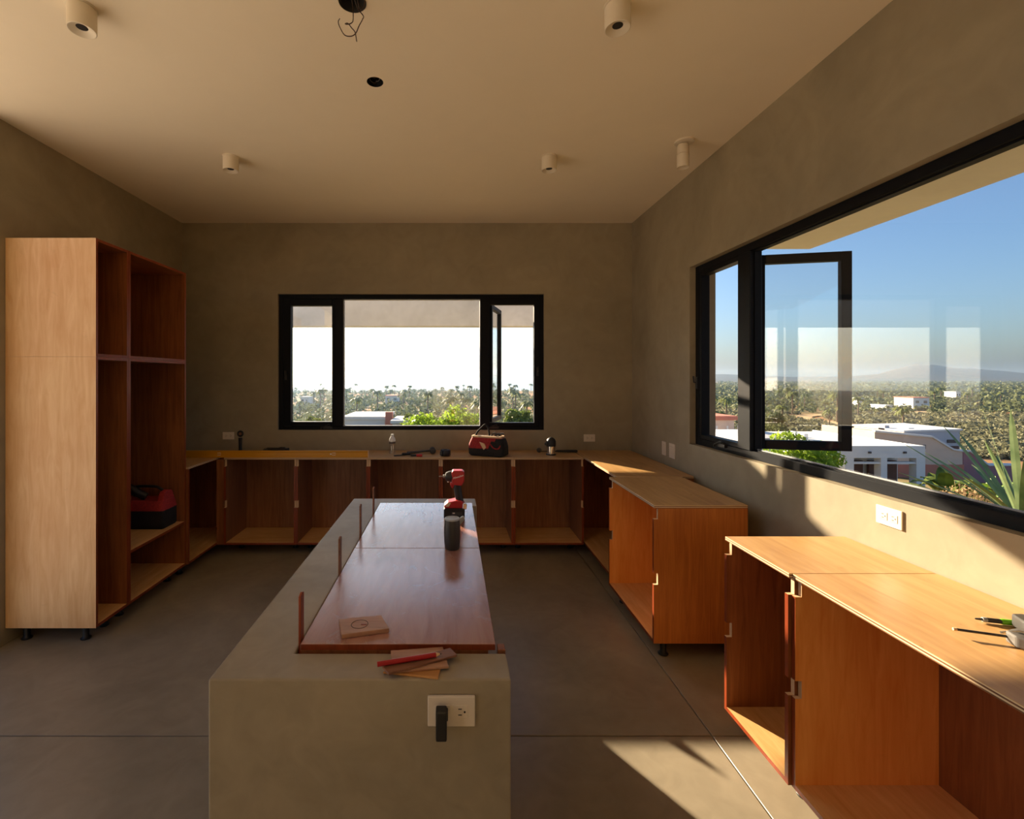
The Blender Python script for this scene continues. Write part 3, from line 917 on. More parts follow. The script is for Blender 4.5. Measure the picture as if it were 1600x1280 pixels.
# handsaw-like bar behind the router
sw = empty('flat_bar', (1.03, 4.66, CT), D(-2)); tag(sw, 'dark pry bar with round knob lying behind the trim router', 'pry bar')
MB().lathe([(0.008, 0.0), (0.011, 0.02), (0.013, 0.12), (0.014, 0.20), (0.010, 0.21)], (0, 0, 0.016), 12, 'x').build('grip', M['black'], sw, smooth=True)
MB().tube([(0.01, 0, 0.015), (-0.16, 0, 0.012)], 0.006, 8).build('shaft', M['dark'], sw, smooth=True)
MB().lathe([(0.012, -0.012), (0.024, -0.006), (0.024, 0.006), (0.012, 0.012)], (-0.165, 0, 0.024), 16, 'y').build('knob', M['dark'], sw, smooth=True)

# ------------------------------------------------------------------ red tote on the tall cabinet's shelf
tt = empty('tool_tote', (-2.43, 3.765, 0.4625)); tag(tt, 'dark red and black tool tote on tall cabinet shelf', 'tool bag')
mb = MB(); mb.raw(*loft([rr(0.385, 0.185, 0.0, 0.02), rr(0.40, 0.20, 0.012, 0.025), rr(0.40, 0.20, 0.145, 0.025)])); mb.build('base', M['black_fabric'], tt, smooth=True)
mb = MB(); mb.raw(*loft([rr(0.401, 0.201, 0.142, 0.025), rr(0.395, 0.195, 0.18, 0.03), rr(0.38, 0.17, 0.215, 0.03)])); mb.build('upper_body', M['red_fabric'], tt, smooth=True)
mb = MB(); mb.prism([(-0.085, 0.205), (0.085, 0.205), (0.05, 0.275), (0.0, 0.288), (-0.05, 0.275)], 0.14, 0.185, 'x'); mb.build('end_panel', M['red_fabric'], tt, 0.008)
MB().tube(smooth_path([(0.15, 0.0, 0.268), (0.11, 0, 0.30), (0.06, 0, 0.312), (-0.06, 0, 0.312), (-0.12, 0, 0.29), (-0.15, 0, 0.24)], 6), 0.011, 10).build('carry_handle', M['black'], tt, smooth=True)
MB().tube(smooth_path([(-0.13, -0.05, 0.34), (-0.09, -0.05, 0.31), (-0.04, -0.04, 0.27), (0.02, -0.02, 0.235)], 5), [0.03] * 6 + [0.034] * 5 + [0.03] * 5, 12).build('drill_grip', M['black'], tt, smooth=True)
MB().box(-0.165, -0.075, -0.1035, -0.1, 0.163, 0.169).build('white_stripe', M['white_plastic'], tt)
mb = MB(); mb.prism([(-0.10, 0.172), (-0.085, 0.172), (-0.08, 0.19), (-0.09, 0.2), (-0.105, 0.186)], -0.1035, -0.098, 'y'); mb.build('emblem', M['white_plastic'], tt)
MB().tube([(-0.19, -0.06, 0.20), (-0.15, -0.05, 0.225), (-0.10, -0.02, 0.225)], 0.012, 8).build('tool_grip', M['scrap_yellow'], tt, smooth=True)

# ------------------------------------------------------------------ things on the island
BT = 0.9055
# impact driver standing on its battery, nose to the left
dr = empty('impact_driver', (0.013, 2.50, BT)); tag(dr, 'red and black cordless impact driver standing on island board', 'driver')
bt = MB().box(-0.052, 0.058, -0.038, 0.038, 0.0, 0.052).build('battery', M['black'], dr, 0.008, seg=3)
MB().box(-0.012, 0.045, -0.0392, -0.0375, 0.016, 0.034).build('battery_label', M['dark'], bt, 0.002, seg=1)
MB().box(-0.006, 0.006, -0.0398, -0.0388, 0.026, 0.032).build('label_mark', M['white_plastic'], bt)
mb = MB(); mb.prism([(-0.048, 0.053), (0.060, 0.053), (0.058, 0.074), (0.038, 0.092), (0.008, 0.092), (-0.03, 0.084), (-0.05, 0.068)], -0.036, 0.036, 'y'); ft = mb.build('foot', M['red'], dr, 0.007, seg=3)
mb = MB(); mb.prism([(-0.044, 0.062), (-0.026, 0.062), (-0.014, 0.082), (-0.03, 0.083)], -0.0372, -0.0355, 'y'); mb.build('foot_label', M['pale_fabric'], ft)
mb = MB(); mb.prism([(0.046, 0.052), (0.066, 0.048), (0.07, 0.074), (0.066, 0.082), (0.048, 0.08)], -0.041, -0.033, 'y'); mb.build('belt_clip', M['chrome'], dr, 0.002, seg=1)
mb = MB()
hv, hf = loft([[(0.020 + 0.020 * math.cos(a) + sx, 0.017 * math.sin(a), z) for a in [2 * math.pi * k / 14 for k in range(14)]] for sx, z in ((0.012, 0.085), (0.008, 0.10), (0.004, 0.125), (0.0, 0.15), (-0.002, 0.175))])
mb.raw(hv, hf); mb.build('grip', M['black'], dr, smooth=True)
mb = MB(); mb.prism([(-0.018, 0.168), (-0.008, 0.15), (0.004, 0.166), (0.002, 0.18), (-0.016, 0.182)], -0.012, 0.012, 'y'); mb.build('trigger', M['red'], dr, 0.003)
mb = MB(); mb.prism([(-0.01, 0.175), (0.042, 0.168), (0.055, 0.19), (0.056, 0.238), (0.046, 0.247), (-0.004, 0.247), (-0.012, 0.235)], -0.03, 0.03, 'y'); hd = mb.build('motor_housing', M['red'], dr, 0.008, seg=3)
MB().lathe([(0.012, -0.045), (0.022, -0.04), (0.029, -0.022), (0.030, -0.004)], (0, 0, 0.212), 22, 'x').build('gear_nose', M['black'], dr, smooth=True)
MB().lathe([(0.008, -0.056), (0.010, -0.052), (0.010, -0.040)], (0, 0, 0.212), 14, 'x').build('chuck', M['steel'], dr, smooth=True)
MB().lathe([(0.002, -0.078), (0.003, -0.074), (0.003, -0.05)], (0, 0, 0.212), 8, 'x').build('driver_bit', M['steel'], dr, smooth=True)
MB().lathe([(0.003, -0.034), (0.005, -0.032), (0.005, -0.026)], (0, -0.004, 0.186), 8, 'x').build('work_light', M['cap'], dr, smooth=True)


def lettering(text, size, parent, loc, rot, mat, name='lettering', shear=0.25):
    cu = bpy.data.curves.new(name, 'FONT')
    cu.body = text; cu.size = size; cu.extrude = 0.0004; cu.shear = shear; cu.align_x = 'CENTER'; cu.align_y = 'CENTER'
    o = bpy.data.objects.new(name, cu); COL.objects.link(o)
    bpy.context.view_layer.update()
    me = bpy.data.meshes.new_from_object(o.evaluated_get(bpy.context.evaluated_depsgraph_get()))
    bpy.data.objects.remove(o)
    me.materials.clear(); me.materials.append(mat)
    m = bpy.data.objects.new(name, me); COL.objects.link(m)
    m.parent = parent; m.location = loc; m.rotation_euler = rot
    return m


lettering('Milwaukee', 0.0135, hd, (0.023, -0.0305, 0.216), (math.pi / 2, D(-18), 0), M['cap'])

# travel mug
mg = empty('travel_mug', (0.004, 2.035, BT)); tag(mg, 'dark grey travel mug with pale lid tab beside the driver', 'mug')
MB().lathe([(0.029, 0), (0.0315, 0.003), (0.034, 0.03), (0.0355, 0.07), (0.034, 0.105), (0.0315, 0.126)], (0, 0, 0), 36).build('body', M['mug'], mg, smooth=True)
MB().lathe([(0.0318, 0.124), (0.0325, 0.128), (0.031, 0.1315), (0.027, 0.1318), (0.025, 0.1295)], (0, 0, 0), 36).build('lid', M['lid'], mg, smooth=True)
mb = MB(); mb.prism([(0.028, 0.09), (0.04, 0.105), (0.052, 0.118), (0.055, 0.13), (0.048, 0.137), (0.038, 0.132), (0.028, 0.122)], 0.004, 0.018, 'y'); mb.build('lid_tab', M['lid'], mg, 0.005, seg=3)


def slab(name, pts, z, t, mat, label, cat, bevel=0.001):
    mb = MB(); mb.prism([(p.x, p.y) for p in pts], 0, t, 'z')
    c = sum(pts, Vector()) / len(pts)
    o = mb.build(name, mat, None, bevel, seg=1, xf=Matrix.Translation((-c.x, -c.y, 0)))
    o.location = (c.x, c.y, z)
    return tag(o, label, cat)


# square scrap with a scored circle
zz = BT + 0.012
pt = [on(529.4, 967.5, zz), on(533.7, 992, zz), on(608.2, 982, zz), on(596, 961, zz)]
sq_ = slab('plywood_square', pt, BT, 0.012, M['scrap'], 'square plywood scrap with a scored circle on island board', 'scrap')
cc = on(562, 975.5, zz)
mb = MB(); ring_torus(mb, (cc.x - sq_.location.x, cc.y - sq_.location.y, 0.012), 0.024, 0.0009, 'z', 36, 6); mb.build('scored_circle', M['joint'], sq_)
MB().box(cc.x - sq_.location.x + 0.004, cc.x - sq_.location.x + 0.021, cc.y - sq_.location.y - 0.005, cc.y - sq_.location.y + 0.002, 0.0118, 0.0126).build('dark_notch', M['band'], sq_)
# pile of scraps on the front ledge
z1_ = IZ + 0.0005
slab('plywood_scrap', [on(598, 1053, z1_), on(684.5, 1062.5, z1_), on(689, 1046, z1_), on(640, 1040, z1_)], z1_, 0.006, M['scrap_yellow'], 'yellowish plywood scrap at the bottom of the ledge pile', 'scrap')
z2_ = z1_ + 0.0065
slab('plywood_scrap', [on(610.5, 1020, z2_), on(692, 1014, z2_), on(701, 1045, z2_), on(612, 1053, z2_)], z2_, 0.006, M['scrap'], 'pale plywood scrap in the middle of the ledge pile', 'scrap')
z3_ = z2_ + 0.0065
slab('plywood_scrap', [on(597, 1045, z3_), on(607, 1056, z3_), on(714.5, 1026.5, z3_), on(703.5, 1015.5, z3_)], z3_, 0.006, M['scrap_brown'], 'brown plywood strip lying across the ledge pile', 'scrap')
z4_ = z3_ + 0.0065 + 0.0045
pa_, pb_ = on(589.5, 1039, z4_), on(681, 1024, z4_)
pc = empty('carpenter_pencil', (pa_ + pb_) / 2); pc.rotation_euler = (0, 0, math.atan2(pb_.y - pa_.y, pb_.x - pa_.x)); tag(pc, 'red carpenter pencil on top of the ledge scraps', 'pencil')
Lh = (pb_ - pa_).length / 2
MB().lathe([(0.0062, -Lh), (0.0062, Lh)], (0, 0, 0), 8, 'x').build('pencil_body', M['red'], pc)
MB().lathe([(0.0062, Lh), (0.002, Lh + 0.011)], (0, 0, 0), 8, 'x').build('sharpened_tip', M['pencil_wood'], pc)
MB().lathe([(0.0020, Lh + 0.011), (0.0007, Lh + 0.015)], (0, 0, 0), 8, 'x').build('lead', M['black'], pc)
for o in (pc,):
    o.location.z = z3_ + 0.006 + 0.0064

# ------------------------------------------------------------------ things on the right counter
p0, p1 = on(1523, 967, CT + 0.008), on(1596, 975, CT + 0.008)
mk = empty('marker_pencil', (p0 + p1) / 2, math.atan2(p1.y - p0.y, p1.x - p0.x)); tag(mk, 'grey and green marking pencil on the sunlit plywood top', 'pencil')
mk.location.z = CT + 0.0085
hl = (p1 - p0).length / 2
MB().lathe([(0.0008, -hl), (0.0026, -hl + 0.002), (0.004, -hl + 0.018)], (0, 0, 0), 10, 'x').build('tip', M['dark'], mk, smooth=True)
MB().lathe([(0.0065, -hl + 0.018), (0.0072, -hl + 0.022), (0.0072, -hl + 0.028)], (0, 0, 0), 14, 'x').build('collar', M['lid'], mk, smooth=True)
MB().lathe([(0.0068, -hl + 0.028), (0.0068, hl * 0.12)], (0, 0, 0), 14, 'x').build('barrel', M['dark'], mk, smooth=True)
MB().lathe([(0.0072, hl * 0.12), (0.0082, hl * 0.17), (0.0082, hl), (0.006, hl + 0.004)], (0, 0, 0), 14, 'x').build('green_grip', M['green'], mk, smooth=True)
q0 = on(1489, 984, CT + 0.014); q1 = on(1577, 994, CT + 0.018)
ht = empty('rod_clamp', q1, math.atan2(q1.y - q0.y, q1.x - q0.x)); tag(ht, 'grey hand clamp with long thin rod at right photo edge', 'clamp')
ht.location.z = CT
rl = (q1 - q0).length
MB().lathe([(0.0036, -rl + 0.008), (0.0036, 0.02)], (0, 0, 0.016), 10, 'x').build('rod', M['dark'], ht, smooth=True)
MB().lathe([(0.0042, -rl), (0.0046, -rl + 0.008)], (0, 0, 0.016), 10, 'x').build('rod_tip', M['pale_fabric'], ht, smooth=True)
mb = MB(); mb.prism([(-0.004, -0.03), (0.02, -0.052), (0.032, -0.048), (0.036, -0.01), (0.075, 0.0), (0.075, 0.03), (0.03, 0.03), (0.012, 0.018), (-0.006, 0.004)], 0.0, 0.032, 'z'); mb.build('jaw_body', M['steel_grey'], ht, 0.006, seg=3)
mb = MB(); mb.prism([(0.072, 0.0), (0.13, 0.0), (0.14, 0.06), (0.10, 0.125), (0.07, 0.115), (0.068, 0.075)], 0.004, 0.04, 'z'); mb.build('handle', M['dark'], ht, 0.006, seg=3)
MB().tube([(-0.012, 0.012, 0.02), (0.02, -0.006, 0.036), (0.05, -0.02, 0.03)], 0.004, 8).build('spring_wire', M['chrome'], ht, smooth=True)

# ------------------------------------------------------------------ the land outside
def ground(x, y):
    """Height of the land: the house stands on a rise above a coastal plain."""
    x = np.asarray(x, float); y = np.asarray(y, float)
    r = np.hypot(x, y)
    h = -1.25 - 13.0 * (1 - np.exp(-np.maximum(r - 8.0, 0) / 75.0))
    h = h + 0.5 * np.sin(x * 0.031 + 1.3) * np.sin(y * 0.027) * np.clip(r / 200, 0, 1)
    # sea bed beyond the beach
    coast = 560 + 3.0 * np.maximum(0, x - 120) + 25 * np.sin(x * 0.011)
    h = np.where(y > coast, np.maximum(h - (y - coast) * 0.06, -19.0), h)
    # hills far to the right
    q = np.where(y > 50, x / np.maximum(y, 50), 3.0)
    kx = [-9, 0.40, 0.48, 0.56, 0.60, 0.736, 0.83, 0.90, 0.925, 0.953, 0.985, 1.034, 1.074, 1.115, 1.155, 1.21, 1.34, 1.6, 2.2]
    kh = [0, 0, 16, 36, 30, 18, 20, 36, 52, 73, 88, 78, 62, 62, 52, 40, 34, 26, 20]
    hh = np.interp(q, kx, kh)
    e = np.exp(-((y - 2500) / 420.0) ** 2)
    rough = 1 + 0.10 * np.sin(x * 0.013 + y * 0.004) * np.sin(y * 0.009)
    h = h + hh * e * rough
    return h


def gz(x, y):
    return float(ground(x, y))


def np_mesh(name, V, Fq, mat, smooth=False):
    """Mesh from arrays: V (n,3), Fq (m,k)."""
    me = bpy.data.meshes.new(name)
    k = Fq.shape[1]
    me.vertices.add(len(V)); me.vertices.foreach_set('co', V.astype(np.float32).ravel())
    me.loops.add(Fq.size); me.loops.foreach_set('vertex_index', Fq.astype(np.int32).ravel())
    me.polygons.add(len(Fq)); me.polygons.foreach_set('loop_start', np.arange(0, Fq.size, k, dtype=np.int32))
    me.polygons.foreach_set('loop_total', np.full(len(Fq), k, dtype=np.int32))
    if smooth: me.polygons.foreach_set('use_smooth', np.ones(len(Fq), dtype=bool))
    me.update(calc_edges=True); me.validate()
    me.materials.append(mat)
    return me


def np_obj(name, V, Fq, mat, parent=None, smooth=False):
    o = bpy.data.objects.new(name, np_mesh(name, V, Fq, mat, smooth)); COL.objects.link(o); o.parent = parent
    return o


def terrain_mat():
    m, nt, b = new_mat('dry_land')
    L = nt.links.new
    tc = nt.nodes.new('ShaderNodeTexCoord')
    n1 = nt.nodes.new('ShaderNodeTexNoise'); n1.inputs['Scale'].default_value = 0.012; n1.inputs['Detail'].default_value = 8; n1.inputs['Roughness'].default_value = 0.65
    n2 = nt.nodes.new('ShaderNodeTexNoise'); n2.inputs['Scale'].default_value = 0.25; n2.inputs['Detail'].default_value = 6
    ad = nt.nodes.new('ShaderNodeMath'); ad.operation = 'MULTIPLY_ADD'; ad.inputs[1].default_value = 0.3
    r = nt.nodes.new('ShaderNodeValToRGB')
    e = r.color_ramp.elements
    e[0].position = 0.45; e[0].color = srgb(112, 104, 66)
    e[1].position = 0.85; e[1].color = srgb(186, 150, 108)
    x = e.new(0.6); x.color = srgb(140, 122, 80)
    x = e.new(0.72); x.color = srgb(160, 118, 78)
    L(tc.outputs['Object'], n1.inputs['Vector']); L(tc.outputs['Object'], n2.inputs['Vector'])
    L(n2.outputs['Fac'], ad.inputs[0]); L(n1.outputs['Fac'], ad.inputs[2]); L(ad.outputs[0], r.inputs['Fac'])
    sp_ = nt.nodes.new('ShaderNodeSeparateXYZ'); mr = nt.nodes.new('ShaderNodeMapRange')
    mr.inputs['From Min'].default_value = -17; mr.inputs['From Max'].default_value = -13
    mx = nt.nodes.new('ShaderNodeMix'); mx.data_type = 'RGBA'; mx.inputs['B'].default_value = srgb(78, 76, 62)
    gt = nt.nodes.new('ShaderNodeMath'); gt.operation = 'GREATER_THAN'; gt.inputs[1].default_value = 900.0
    mu = nt.nodes.new('ShaderNodeMath'); mu.operation = 'MULTIPLY'
    L(tc.outputs['Object'], sp_.inputs[0]); L(sp_.outputs['Z'], mr.inputs['Value']); L(sp_.outputs['Y'], gt.inputs[0])
    L(mr.outputs[0], mu.inputs[0]); L(gt.outputs[0], mu.inputs[1]); L(mu.outputs[0], mx.inputs['Factor'])
    L(r.outputs['Color'], mx.inputs['A']); L(mx.outputs['Result'], b.inputs['Base Color'])
    b.inputs['Roughness'].default_value = 0.95; b.inputs['Specular IOR Level'].default_value = 0.1
    return m


NA, NR = 300, 110
ang = np.linspace(-math.pi, math.pi, NA, endpoint=False)
rad = np.concatenate([[1.0], 7.0 * (5200 / 7.0) ** np.linspace(0, 1, NR - 1)])
A_, R_ = np.meshgrid(ang, rad)
X_, Y_ = R_ * np.sin(A_), R_ * np.cos(A_)
V = np.stack([X_, Y_, np.where(R_ < 8.5, -1.65, ground(X_, Y_))], -1).reshape(-1, 3)
ii, jj = np.meshgrid(np.arange(NR - 1), np.arange(NA), indexing='ij')
Fq = np.stack([ii * NA + jj, ii * NA + (jj + 1) % NA, (ii + 1) * NA + (jj + 1) % NA, (ii + 1) * NA + jj], -1).reshape(-1, 4)
struct(np_obj('ground', V, Fq[:, ::-1], terrain_mat(), None, True))

m, nt, b = new_mat('sea_water')
b.inputs['Base Color'].default_value = (0.03, 0.08, 0.11, 1)
b.inputs['Roughness'].default_value = 0.12
tc = nt.nodes.new('ShaderNodeTexCoord'); n_ = nt.nodes.new('ShaderNodeTexNoise'); n_.inputs['Scale'].default_value = 0.35; n_.inputs['Detail'].default_value = 4
bp = nt.nodes.new('ShaderNodeBump'); bp.inputs['Strength'].default_value = 0.6; bp.inputs['Distance'].default_value = 0.6
nt.links.new(tc.outputs['Object'], n_.inputs['Vector']); nt.links.new(n_.outputs['Fac'], bp.inputs['Height']); nt.links.new(bp.outputs['Normal'], b.inputs['Normal'])
M['sea'] = m
sea = MB().box(-9000, 2600, 300, 14000, -17, -15.0).build('sea', M['sea']); struct(sea)

M['road'] = plain('dirt_road', srgb(206, 172, 128), 0.95, 0, 0.12, 0.3, 0.1)
# dirt road winding over the plain
rp = smooth_path([(62, 70, 0), (80, 98, 0), (92, 108, 0), (112, 120, 0), (118, 140, 0), (130, 175, 0), (170, 200, 0), (260, 230, 0)], 10)
mb = MB()
for a, c in zip(rp[:-1], rp[1:]):
    d = (c - a); nrm = Vector((-d.y, d.x, 0)).normalized() * 2.6
    q = [a - nrm, a + nrm, c + nrm, c - nrm]
    mb.face([(p.x, p.y, gz(p.x, p.y) + 0.25) for p in q])
struct(mb.build('dirt_road', M['road']))


# ---- vegetation
def ico():
    bm = bmesh.new(); bmesh.ops.create_icosphere(bm, subdivisions=1, radius=1.0)
    v = np.array([p.co[:] for p in bm.verts]); f = np.array([[q.index for q in p.verts] for p in bm.faces]); bm.free()
    return v, f


IV, IF = ico()


def blobs(name, P, S, mat, squash=0.75, k=26):
    """Many small leafy crowns joined; P (n,3) foot points, S (n,) radii; k leaf sprays each."""
    n = len(P)
    d = RNG.standard_normal((n, k, 3)); d /= np.linalg.norm(d, axis=2)[..., None]
    rr_ = RNG.uniform(0.45, 1.05, (n, k, 1))
    c = d * rr_ * S[:, None, None]
    c[..., 2] = c[..., 2] * squash + (S * squash * 0.85)[:, None]
    c = c + P[:, None, :]
    nn = d + 0.6 * RNG.standard_normal((n, k, 3)); nn /= np.linalg.norm(nn, axis=2)[..., None]
    u = np.cross(nn, RNG.standard_normal((n, k, 3))); u /= np.linalg.norm(u, axis=2)[..., None]
    v_ = np.cross(nn, u)
    h = (S[:, None, None] * RNG.uniform(0.28, 0.5, (n, k, 1)))
    V = np.stack([c - u * h, c - v_ * h * 0.7 + nn * h * 0.25, c + u * h, c + v_ * h * 0.7 + nn * h * 0.25], 2).reshape(-1, 3)
    return np_obj(name, V, np.arange(len(V)).reshape(-1, 4), mat)


def leaf_cloud(centers, radii, n, size, squash=0.8, jit=0.25):
    """Leaf quads scattered over the shells of several ellipsoid clumps."""
    c = np.asarray(centers); rr_ = np.asarray(radii)
    w = rr_ ** 2 / np.sum(rr_ ** 2)
    idx = RNG.choice(len(c), n, p=w)
    d = RNG.standard_normal((n, 3)); d /= np.linalg.norm(d, axis=1)[:, None]
    rad_ = rr_[idx] * (1 - np.abs(RNG.standard_normal(n)) * jit)
    p = c[idx] + d * rad_[:, None] * np.array([1, 1, squash])
    u = np.cross(d + 0.8 * RNG.standard_normal((n, 3)), RNG.standard_normal((n, 3))); u /= np.linalg.norm(u, axis=1)[:, None]
    nn = d + 0.7 * RNG.standard_normal((n, 3)); nn /= np.linalg.norm(nn, axis=1)[:, None]
    v_ = np.cross(nn, u); v_ /= np.linalg.norm(v_, axis=1)[:, None]
    s = size * RNG.uniform(0.6, 1.3, n)[:, None]
    V = np.stack([p - u * s, p + v_ * s * 0.5, p + u * s, p - v_ * s * 0.5], 1).reshape(-1, 3)
    return V, np.arange(4 * n).reshape(-1, 4)


G = {}
G['bright'] = leaf_mat('bright_leaf', srgb(96, 132, 30), srgb(166, 190, 62), 0.5, 0.5)
G['mid'] = leaf_mat('mid_leaf', srgb(86, 104, 44), srgb(132, 146, 66), 0.6, 0.35)
G['scrub'] = leaf_mat('scrub_leaf', srgb(104, 104, 76), srgb(148, 144, 108), 0.8, 0.3)
G['grove'] = leaf_mat('grove_leaf', srgb(84, 94, 56), srgb(128, 132, 84), 0.7, 0.25)
G['dry'] = leaf_mat('dry_twig', srgb(150, 120, 84), srgb(196, 168, 122), 0.8, 0.2)
G['palm'] = leaf_mat('palm_frond', srgb(92, 104, 50), srgb(140, 144, 74), 0.5, 0.35)
G['agave'] = leaf_mat('agave_leaf', srgb(92, 116, 76), srgb(142, 158, 108), 0.5, 0.15)
G['broad'] = leaf_mat('broad_leaf', srgb(124, 156, 70), srgb(186, 206, 122), 0.45, 0.4)
M['bark'] = plain('bark', srgb(104, 84, 62), 0.9, 0, 0.25, 6)


def make_palm():
    t = empty('palm_tree', (0, 0, 0))
    MB().tube(smooth_path([(0, 0, -0.3), (0.15, 0, 3), (0.1, 0.1, 6), (0.25, 0.1, 8.6)], 3), 0.22, 6).build('trunk', M['bark'], t)
    mb = MB()
    for k in range(22):
        a = 2 * math.pi * k / 22 + random.uniform(-.15, .15)
        up_ = random.uniform(-0.5, 1.0)
        d = Vector((math.cos(a), math.sin(a), 0)); sd = Vector((-d.y, d.x, 0))
        c0 = Vector((0.25, 0.1, 8.6)); ln = random.uniform(2.4, 3.2)
        prev = None
        for i in range(6):
            s_ = i / 5
            p = c0 + d * ln * s_ * (1 - 0.12 * s_) + Vector((0, 0, up_ * ln * 0.6 * s_ - 1.9 * s_ * s_))
            w = 0.42 * math.sin(math.pi * (0.12 + 0.86 * s_))
            cur = (p + sd * w - Vector((0, 0, w * 0.5)), p, p - sd * w - Vector((0, 0, w * 0.5)))
            if prev:
                mb.face([prev[0], prev[1], cur[1], cur[0]]); mb.face([prev[1], prev[2], cur[2], cur[1]])
            prev = cur
    mb.build('crown', G['palm'], t)
    return t


palm0 = make_palm()
PL = 'slender palm in the hazy grove beyond the windows'
spots = []
for q, y in ((-0.20, 150), (-0.155, 210), (-0.10, 260), (-0.05, 190), (0.0, 300), (0.055, 120), (0.075, 95), (0.02, 240), (0.04, 330), (0.10, 150), (0.12, 330), (0.135, 200), (0.16, 120), (-0.24, 300), (-0.29, 240),
             (-0.32, 180), (-0.02, 380), (0.09, 400), (-0.12, 400), (0.15, 260), (-0.27, 400), (0.0, 135), (0.03, 160),
             (0.955, 108), (0.80, 122), (0.815, 150), (0.835, 118), (0.86, 170), (0.79, 180), (0.70, 130), (0.72, 190), (0.565, 90), (0.58, 140), (0.555, 170), (0.62, 200), (0.66, 120), (0.64, 95), (1.02, 300), (1.10, 330), (1.16, 280), (0.9, 340), (0.97, 410), (1.13, 400)):
    spots.append((q * y, y))
for k in range(40):
    y = random.uniform(220, 520); x = y * random.uniform(-0.36, 0.2)
    if min(math.hypot(x - a, y - b_) for a, b_ in spots) > 8: spots.append((x, y))
for k in range(25):
    y = random.uniform(220, 620); x = y * random.uniform(0.55, 1.25)
    if min(math.hypot(x - a, y - b_) for a, b_ in spots) > 8: spots.append((x, y))
SM = [((px - 705) / F * y, y) for px, y in ((612, 264), (476, 254), (1440, 235), (1388, 219), (1497, 334), (1346, 264))]


def scatter(n, y0, y1, q0, q1, keep=None):
    """Points on the land by distance (log) and bearing slope."""
    y = y0 * (y1 / y0) ** RNG.random(n)
    x = y * RNG.uniform(q0, q1, n)
    ok = (y < 540 + 3.0 * np.maximum(0, x - 120))
    for (bx, by, br) in ((30, 32, 13), (48, 52, 17), (-12, 60, 9), (14, 26, 5), (6.7, 46, 4), (-17.8, 60, 4), (-4, 52, 4), (47, 70, 5), (0, 34, 4)):
        ok &= np.hypot(x - bx, y - by) > br
    for (bx, by) in spots:
        ok &= np.hypot(x - bx, y - by) > 3.6
    for (bx, by) in SM:
        ok &= np.hypot(x - bx, y - by) > 9.5
    x, y = x[ok], y[ok]
    return np.stack([x, y, ground(x, y)], -1)


P = scatter(9000, 75, 195, 0.36, 1.9)
# keep the dirt road clear
RP = np.array([[p.x, p.y] for p in rp])
dist = np.min(np.hypot(P[:, None, 0] - RP[None, :, 0], P[:, None, 1] - RP[None, :, 1]), 1)
P = P[dist > 6]
o = blobs('desert_scrub', P, RNG.uniform(0.35, 1.25, len(P)) * np.clip(P[:, 1] / 110, 0.8, 1.5), G['scrub'], 0.7)
o['kind'] = 'stuff'; tag(o, 'grey-green desert scrub covering the plain outside right window', 'scrub')
P = scatter(8000, 205, 1500, 0.36, 1.9)
o = blobs('far_trees', P, RNG.uniform(0.8, 2.2, len(P)) * np.clip(P[:, 1] / 230, 1, 2.2), G['grove'], 0.8)
o['kind'] = 'stuff'; tag(o, 'hazy green tree belt below the distant hills', 'trees')
P = scatter(5500, 42, 545, -0.75, 0.34)
o = blobs('coastal_grove', P, np.clip(P[:, 1] / 130, 0.5, 2.0) * RNG.uniform(0.5, 1.25, len(P)), G['grove'], 0.85)
o['kind'] = 'stuff'; tag(o, 'hazy green grove between house and sea, back window', 'trees')


for i, (x, y) in enumerate(spots):
    o = palm0 if i == 0 else copy_tree(palm0)
    o.location = (x, y, gz(x, y)); o.rotation_euler = (0, 0, random.uniform(0, 6.28))
    s_ = random.uniform(0.65, 1.15) * (0.75 if y < 130 else 1.0); o.scale = (s_, s_, s_)
    px_ = 705 + F * x / y
    where = ('the left pane of the back window' if px_ < 527 else 'the wide middle pane of the back window' if px_ < 757 else
             'the open right bay of the back window' if px_ < 900 else 'the open bay of the right window' if px_ < 1162 else
             'the open casement glass of the right window' if px_ < 1307 else 'the big pane of the right window')
    tag(o, ('nearer slender palm seen through ' if y < 200 else 'far hazy palm seen through ') + where, 'palm', ('nearer' if y < 200 else 'far') + ' palms seen through ' + where)


def leafy_tree(name, label, loc, w, h, n, size, mat, clumps=16, base=0.35):
    """Round-headed tree: forked trunk and a crown of leaf clumps."""
    t = empty(name, loc); tag(t, label, 'tree')
    mb = MB()
    mb.tube(smooth_path([(0, 0, -0.3), (0.05, 0, h * 0.25), (0, 0.05, h * 0.5)], 4), [0.14] * 5 + [0.09] * 4, 8)
    cs, rs = [], []
    for k in range(clumps):
        a = random.uniform(0, 6.28); q = math.sqrt(random.random()) * 0.36 * w
        cz = h * random.uniform(base + 0.15, 0.84) - 0.25 * h * (q / (0.36 * w)) ** 2
        cs.append((q * math.cos(a), q * math.sin(a), cz)); rs.append(w * random.uniform(0.13, 0.2))
        mb.tube([(0, 0.03, h * 0.4), (cs[-1][0] * 0.5, cs[-1][1] * 0.5, h * 0.4 + (cz - h * 0.4) * 0.6), cs[-1]], [0.06, 0.04, 0.02], 6)
    mb.build('trunk', M['bark'], t, smooth=True)
    V, Fq = leaf_cloud(cs, rs, n, size)
    o = np_obj('foliage', V, Fq, mat, t); o['kind'] = 'stuff'
    return t


def at(px, py, y):
    return ((px - 705) / F * y, y, EYE - (py - 590) / F * y)


def tree_at(name, label, pxc, y, wpx, ptop, n, size, mat, **k):
    x = (pxc - 705) / F * y
    zt = EYE - (ptop - 590) / F * y; g = gz(x, y)
    return leafy_tree(name, label, (x, y, g), wpx / F * y, (zt - g) * 1.05, n, size, mat, **k)


